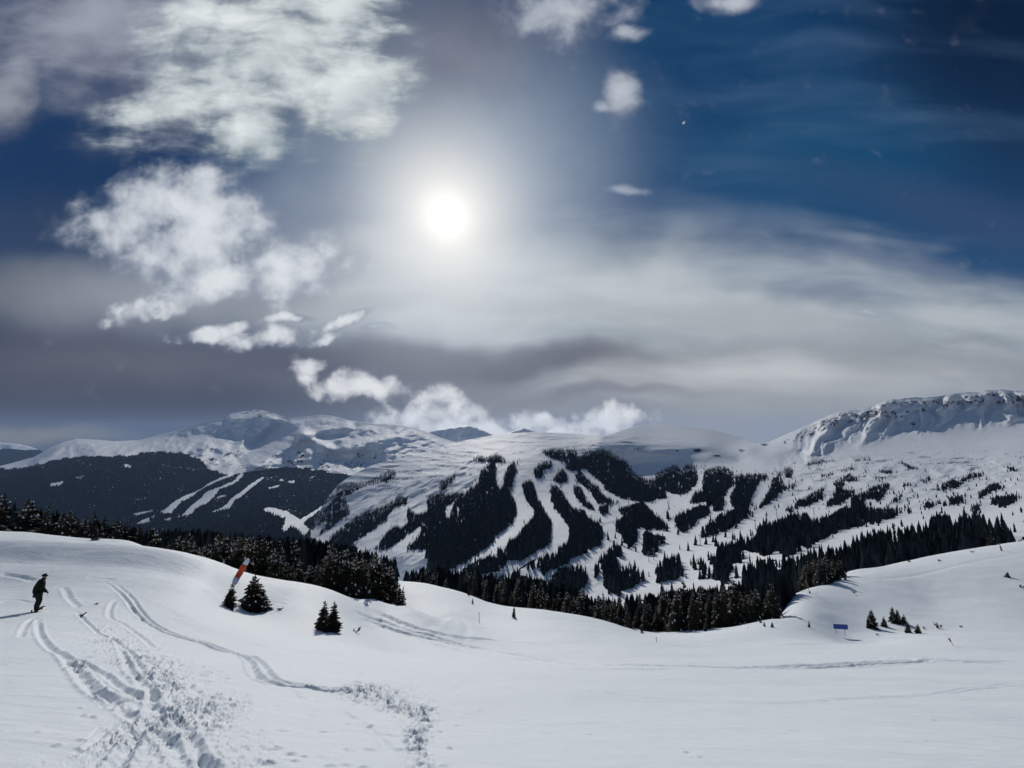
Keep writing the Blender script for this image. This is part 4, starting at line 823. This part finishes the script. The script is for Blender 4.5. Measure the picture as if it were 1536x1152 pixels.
for q in (-.22, .22):
    mb = MB(); mb.box((0, q, .03), (.24, .1, .035)); mb.box((-.11, q, .09), (.02, .1, .13)); mb.build('binding', m_black, e2)
e2.scale = (sc1,)*3
p = place_A(963, 952); e = empty('person', p, R(60)); tag(e, 'distant skier in dark jacket and reddish trousers below the tree line', 'person'); make_person(e, m_black, m_twig, 12*p.y/F/1.8)
for q in (-.2, .2):
    o3 = empty('ski', p+Vector((q, 0, .02)), R(60)); tag(o3, ('left' if q < 0 else 'right')+' ski under the distant skier below the tree line', 'ski')
    mb = MB(); mb.box((0, 0, .01), (1.7, .09, .02)); mb.build('blade', m_board, o3); mb = MB(); mb.add([(.85, -.045, 0), (.85, .045, 0), (1.05, .02, .1), (1.05, -.02, .1)], [(0, 1, 2, 3)]); mb.build('tip', m_board, o3)
# bright fleck high in the sky: a drifting snowflake clump close to the camera
u, tt = ut(1025.5, 184); D = 2.6; e = bpy.data.objects.new('x', None)
me = bpy.data.meshes.new('snowflake'); import bmesh
bm = bmesh.new(); bmesh.ops.create_icosphere(bm, subdivisions=2, radius=.0095)
for v in bm.verts: v.co *= 1+.25*math.sin(v.co.x*900+v.co.y*700); v.co.x *= 1.15; v.co.z *= .85
bm.to_mesh(me); bm.free(); me.materials.append(m_clump); o = bpy.data.objects.new('snowflake', me); C.objects.link(o); o.location = (float(u)*D, D, float(tt)*D); o.rotation_euler = (0, -.9, 0)
tag(o, 'tiny bright white fleck drifting against the deep blue sky', 'snowflake')
bpy.data.objects.remove(e)

# ------------------------------------------------------------------ haze
hx0, hx1, hy0, hy1, hz0, hz1 = -23500, 23500, -400, 24500, -1260, 760
mb = MB(); mb.box(((hx0+hx1)/2, (hy0+hy1)/2, (hz0+hz1)/2), (hx1-hx0, hy1-hy0, hz1-hz0))
m_h = bpy.data.materials.new('haze'); m_h.use_nodes = True; t = NT(m_h.node_tree); t.n.remove(t.n['Principled BSDF'])
v = t.new('ShaderNodeVolumePrincipled'); v.inputs['Color'].default_value = (.42, .62, 1, 1); v.inputs['Density'].default_value = 1.4e-5; v.inputs['Anisotropy'].default_value = .3
t.l.new(v.outputs[0], t.n['Material Output'].inputs['Volume'])
hz = mb.build('haze', m_h); tag(hz, kind='stuff')
hz['label'] = 'thin blue haze in the air over the valley'; hz['category'] = 'haze'

lap('-------- sky')
# ------------------------------------------------------------------ sky
w = bpy.data.worlds.new('World'); sc.world = w; w.use_nodes = True; t = NT(w.node_tree); bg = t.n['Background']
sky = t.new('ShaderNodeTexSky', sky_type='NISHITA'); sky.sun_disc = False; sky.sun_elevation = sun_el; sky.sun_rotation = sun_az; sky.altitude = 3500; sky.air_density = 1.0; sky.dust_density = .3; sky.ozone_density = 3
geo = t.new('ShaderNodeTexCoord').outputs['Generated']
sep = t.new('ShaderNodeSeparateXYZ'); t.set(sep.inputs[0], geo)
yy = t.math('MAXIMUM', t.math('ABSOLUTE', sep.outputs[1]), .02)
cmb = t.new('ShaderNodeCombineXYZ'); t.set(cmb.inputs[0], t.math('DIVIDE', sep.outputs[0], yy)); t.set(cmb.inputs[1], t.math('DIVIDE', sep.outputs[2], yy)); UV = cmb.outputs[0]
def warp(vec, scale, amp, detail=3, off=0):
    vv_ = t.vmath('ADD', vec, (off, off*.7, off)); nz = t.noise(vv_, scale, detail, .55, color=True)
    return t.vmath('ADD', vec, t.vmath('SCALE', t.vmath('SUBTRACT', nz, (.5, .5, .5)), None, amp))
col = None; lastf = None
def chain(vec):   # keeps evaluation in order so that few intermediate values live at once
    if lastf is not None: vec = t.vmath('ADD', vec, t.vmath('SCALE', vec, None, t.math('MULTIPLY', lastf, 1e-9)))
    n = t.new('ShaderNodeVectorMath', operation='MULTIPLY_ADD'); t.set(n.inputs[0], col); n.inputs[1].default_value = (1e-10,)*3; t.set(n.inputs[2], vec); return n.outputs[0]
def ell(vec, px, py, rx, ry, rot=0):
    if col is not None: vec = chain(vec)
    u, v_ = ut(px, py); u1, _ = ut(px+rx, py); _, v1 = ut(px, py-ry)
    m = t.new('ShaderNodeMapping', vector_type='TEXTURE'); t.set(m.inputs['Vector'], vec)
    m.inputs['Location'].default_value = (float(u), float(v_), 0); m.inputs['Rotation'].default_value = (0, 0, R(-rot)); m.inputs['Scale'].default_value = (float(u1-u), float(v1-v_), 1)
    z = t.vmath('MULTIPLY', m.outputs[0], (1, 1, 0))
    g_ = t.new('ShaderNodeTexGradient', gradient_type='SPHERICAL'); t.set(g_.inputs[0], z); return g_.outputs['Fac']
K = 10.0   # world strength is 0.1
UVw = warp(UV, 1.6, .28, 4); UVs = warp(UV, 3.2, .10, 4, 3.1)
col = t.mix(.72, t.vmath('MULTIPLY', sky.outputs[0], (.30, .55, .72)), lin(12, 54, 88, K))
def wash(c, f, px, py, rx, ry, rot=0, a=.8, vec=None, hi=.85):
    global col
    e_ = ell(vec or UVw, px, py, rx, ry, rot); col = t.mix(t.math('MULTIPLY', t.rng(e_, 0, hi), a), col, lin(*c, K))
wash((2,16,42), 0, 1560, -40, 520, 420, a=.85); wash((12,74,110), 0, 1230, 240, 300, 150, a=.6); wash((8,56,96), 0, 1120, 60, 300, 200, a=.5)
wash((22,50,88), 0, 120, 240, 420, 170, a=.9); wash((50,62,88), 0, 60, 350, 420, 90, a=.7); wash((66,92,124), 0, 480, 260, 260, 110, a=.6)
wash((64,70,96), 0, 700, 60, 260, 170, a=.8); wash((90,112,140), 0, 850, 240, 220, 260, a=.7)
wash((58,62,82), 0, -60, 560, 700, 170, a=1); wash((96,100,106), 0, 60, 440, 420, 80, a=.75); wash((56,74,108), 0, 1480, 330, 460, 70, 12, a=.5); wash((40,72,112), 0, 1000, 340, 200, 70, a=.6); wash((42,80,120), 0, 1250, 130, 260, 60, 30, a=.15)
wash((172,182,188), 0, 1040, 470, 620, 150, 4, a=.95); wash((150,160,168), 0, 1450, 520, 620, 130, 6, a=.9); wash((158,160,162), 0, 1100, 575, 700, 100, a=.9)
wash((96,98,108), 0, 330, 560, 640, 120, a=.85); wash((118,120,128), 0, 700, 600, 420, 70, a=.6); wash((166,174,176), 0, 560, 430, 380, 90, a=.8)
wash((200,206,208), 0, 690, 435, 380, 110, a=.85); wash((198,204,208), 0, 1060, 450, 440, 70, 6, a=.75); wash((184,187,190), 0, 1150, 575, 560, 80, a=.8); wash((152,157,166), 0, 330, 425, 460, 90, -4, a=.85); wash((120,132,152), 0, 420, 330, 200, 70, -10, a=.5)
wash((112,128,150), 0, 1240, 430, 260, 34, 12, a=.75); wash((92,108,138), 0, 1330, 405, 220, 22, 12, a=.5)
# streaked veil over the right and lower sky
mp = t.new('ShaderNodeMapping'); t.set(mp.inputs['Vector'], warp(UV, 1.2, .22, 2, 5.)); mp.inputs['Rotation'].default_value = (0, 0, R(-12)); mp.inputs['Scale'].default_value = (.9, 4.2, 1)
st_ = t.noise(mp.outputs[0], 1.6, 6, .5, 0); band = t.rng(ell(UVw, 1120, 500, 900, 210, 5), 0, .6)
col = t.mix(t.math('MULTIPLY', t.math('MULTIPLY', t.rng(st_, .42, .70), band), .55), col, lin(205,210,212,K))
col = t.mix(t.math('MULTIPLY', t.math('MULTIPLY', t.rng(st_, .46, .72), t.rng(ell(UVw, 1200, 180, 620, 330, 5), 0, .7)), .34), col, lin(84,112,146,K))
col = t.mix(t.math('MULTIPLY', t.math('MULTIPLY', t.rng(st_, .58, .34), t.rng(ell(UVw, 900, 560, 1300, 230), 0, .6)), .30), col, lin(96,102,114,K))
wash((88,90,104), 0, 560, 535, 420, 42, a=.8); wash((98,101,112), 0, 780, 540, 330, 40, -4, a=.9); wash((72,76,92), 0, 200, 600, 520, 60, a=.7); wash((104,102,120), 0, 880, 592, 260, 16, -2, a=.5)
wash((128,128,116), 0, 40, 648, 230, 26, a=.9, vec=UVs); wash((52,56,68), 0, 100, 612, 420, 34, a=.8, vec=UVs)
# pale air low over the horizon
hz_ = t.math('DIVIDE', sep.outputs[2], t.math('SQRT', t.math('ADD', t.math('MULTIPLY', sep.outputs[0], sep.outputs[0]), t.math('MULTIPLY', yy, yy))))
col = t.mix(t.math('MULTIPLY', t.rng(hz_, .14, .01), .95), col, t.mix(t.rng(sep.outputs[0], -.55, .1), lin(70,73,84,K), lin(146,150,154,K)))
wash((122,120,106), 0, 40, 648, 230, 22, a=.85, vec=UVs)
# sun seen through thin cloud
sd = t.new('ShaderNodeVectorMath', operation='DOT_PRODUCT'); nrm = t.vmath('NORMALIZE', geo); t.set(sd.inputs[0], nrm); sd.inputs[1].default_value = sun_dir
ang = t.math('ARCCOSINE', t.math('MINIMUM', sd.outputs['Value'], .999999))
# veil brightens towards the sun
vn = t.noise(UVw, 2.4, 6, .6); 
g1 = t.math('POWER', t.rng(ang, R(26), R(2), mode='LINEAR'), 1.5); col = t.mix(t.math('MULTIPLY', g1, t.rng(vn, .2, .7, .62, .98)), col, lin(214,222,230,K))
# cloud bodies
fb = t.noise(warp(UV, 4, .14, 4, 1.7), 6.0, 7, .54, .1); fb2 = t.noise(warp(UV, 9, .05, 3, 8.), 15, 6, .52)
mpw = t.new('ShaderNodeMapping'); t.set(mpw.inputs['Vector'], warp(UV, 3, .10, 4, 2.2)); mpw.inputs['Rotation'].default_value = (0, 0, R(50)); mpw.inputs['Scale'].default_value = (.8, 2.8, 1)
wisp = t.noise(mpw.outputs[0], 3.0, 9, .60, .12)
wf = t.math('ADD', t.math('MULTIPLY', fb, .42), t.math('MULTIPLY', wisp, .58))
def clouds(E, k, lo, hi, c_lo, c_hi, nz, a=1.0, tex=None):
    """E: ellipses joined by maximum, roughened by noise; brighter where thick"""
    global col
    global lastf
    acc = None; lastf = None
    for e_ in E: g_ = ell(UVs, *e_); acc = g_ if acc is None else t.math('SMOOTH_MAX', acc, g_, .08); lastf = acc
    d_ = t.math('ADD', acc, t.math('MULTIPLY', t.math('SUBTRACT', nz, .5), k)); m_ = t.math('MULTIPLY', t.rng(d_, lo, hi), a)
    m_ = t.math('MULTIPLY', m_, t.rng(acc, .01, .2))
    lastf = None; shade = t.math('ADD', t.math('MULTIPLY', t.rng(d_, lo+.05, hi+.35), .65), t.math('MULTIPLY', t.rng(nz, .34, .64), .35)); col = t.mix(m_, col, t.mix(shade, lin(*c_lo, K), lin(*c_hi, K)))
clouds([(140,40,330,170,0),(330,90,330,170,-10),(30,120,70,110,0)], 1.1, .10, .75, (84,88,108), (160,166,180), wf, .9)
clouds([(400,80,300,170,-20),(520,150,150,110,-35),(380,200,110,110,-35),(500,20,150,110,0),(250,150,160,60,-20)], 2.6, .12, .66, (84,104,124), (232,238,238), wf, .95)
clouds([(555,185,90,70,-30),(400,235,60,50,-40)], 2.6, .10, .8, (120,142,158), (234,236,234), wf, .85)
clouds([(220,315,170,85,-18),(300,372,170,90,-12),(440,408,150,72,-14),(330,425,150,45,-10)], 1.9, .06, .58, (108,122,146), (228,232,236), t.math('ADD', t.math('MULTIPLY', fb, .6), t.math('MULTIPLY', fb2, .4)), .92)
clouds([(10,150,60,55,0)], 1.0, .1, .6, (120,124,136), (170,176,184), fb, .7)
clouds([(862,14,140,78,0),(935,50,60,30,-10),(925,142,46,66,0),(1092,4,70,32,0)], 1.5, .18, .72, (92,104,130), (198,204,212), fb, .9)
clouds([(898,156,24,12,0),(945,284,46,14,5),(1305,468,46,11,2),(560,500,40,9,0)], .8, .12, .8, (120,134,156), (190,198,208), fb2, .6)
clouds([(212,466,86,26,-12),(305,502,62,22,-4),(350,494,50,22,-10),(405,512,120,30,-6),(490,514,50,15,-14),(440,480,60,13,0),(525,486,55,15,-20)], 1.6, .20, .58, (116,124,142), (226,230,234), fb2, .92)
clouds([(456,562,42,28,0),(520,582,80,34,-6),(575,590,70,26,-4)], 1.5, .18, .50, (116,122,138), (232,234,236), fb2, .95)
clouds([(660,618,92,54,0),(640,632,120,34,0),(795,632,110,32,-3),(720,644,160,26,0),(922,632,80,44,-6),(880,640,80,26,0),(850,650,180,20,0)], 1.5, .18, .50, (108,114,130), (232,234,236), fb2, .95)
clouds([(1430,560,50,20,0),(1300,620,60,10,0)], .7, .1, .8, (150,152,156), (186,188,190), fb2, .5)
g2 = t.math('POWER', t.rng(t.math('ADD', ang, t.math('MULTIPLY', t.math('SUBTRACT', vn, .5), .10)), R(14), R(1.0), mode='LINEAR'), 1.9); col = t.mix(g2, col, (1.02*K, .99*K, .93*K, 1))
g3 = t.math('POWER', t.rng(ang, R(5.0), R(.4), mode='LINEAR'), 2.0); col = t.mix(g3, col, (1.22*K, 1.20*K, 1.15*K, 1))
# nothing below the horizon but soft grey
t.set(bg.inputs['Color'], col); bg.inputs['Strength'].default_value = .1
w.cycles.sampling_method = 'NONE'

sl = bpy.data.lights.new('sun', 'SUN'); so = bpy.data.objects.new('sun', sl); C.objects.link(so)
sl.energy = 2.35; sl.angle = R(.6); sl.color = (1, .955, .89); so.rotation_euler = sun_dir.to_track_quat('Z', 'Y').to_euler()
vs = sc.view_settings; vs.view_transform = 'Standard'; vs.look = 'None'; vs.exposure = 0; vs.gamma = 1; vs.use_curve_mapping = False
cy = sc.cycles; cy.use_adaptive_sampling = True; cy.adaptive_threshold = .025; cy.adaptive_min_samples = 16; cy.max_bounces = 4; cy.diffuse_bounces = 2; cy.volume_bounces = 1; cy.glossy_bounces = 2; cy.transparent_max_bounces = 8
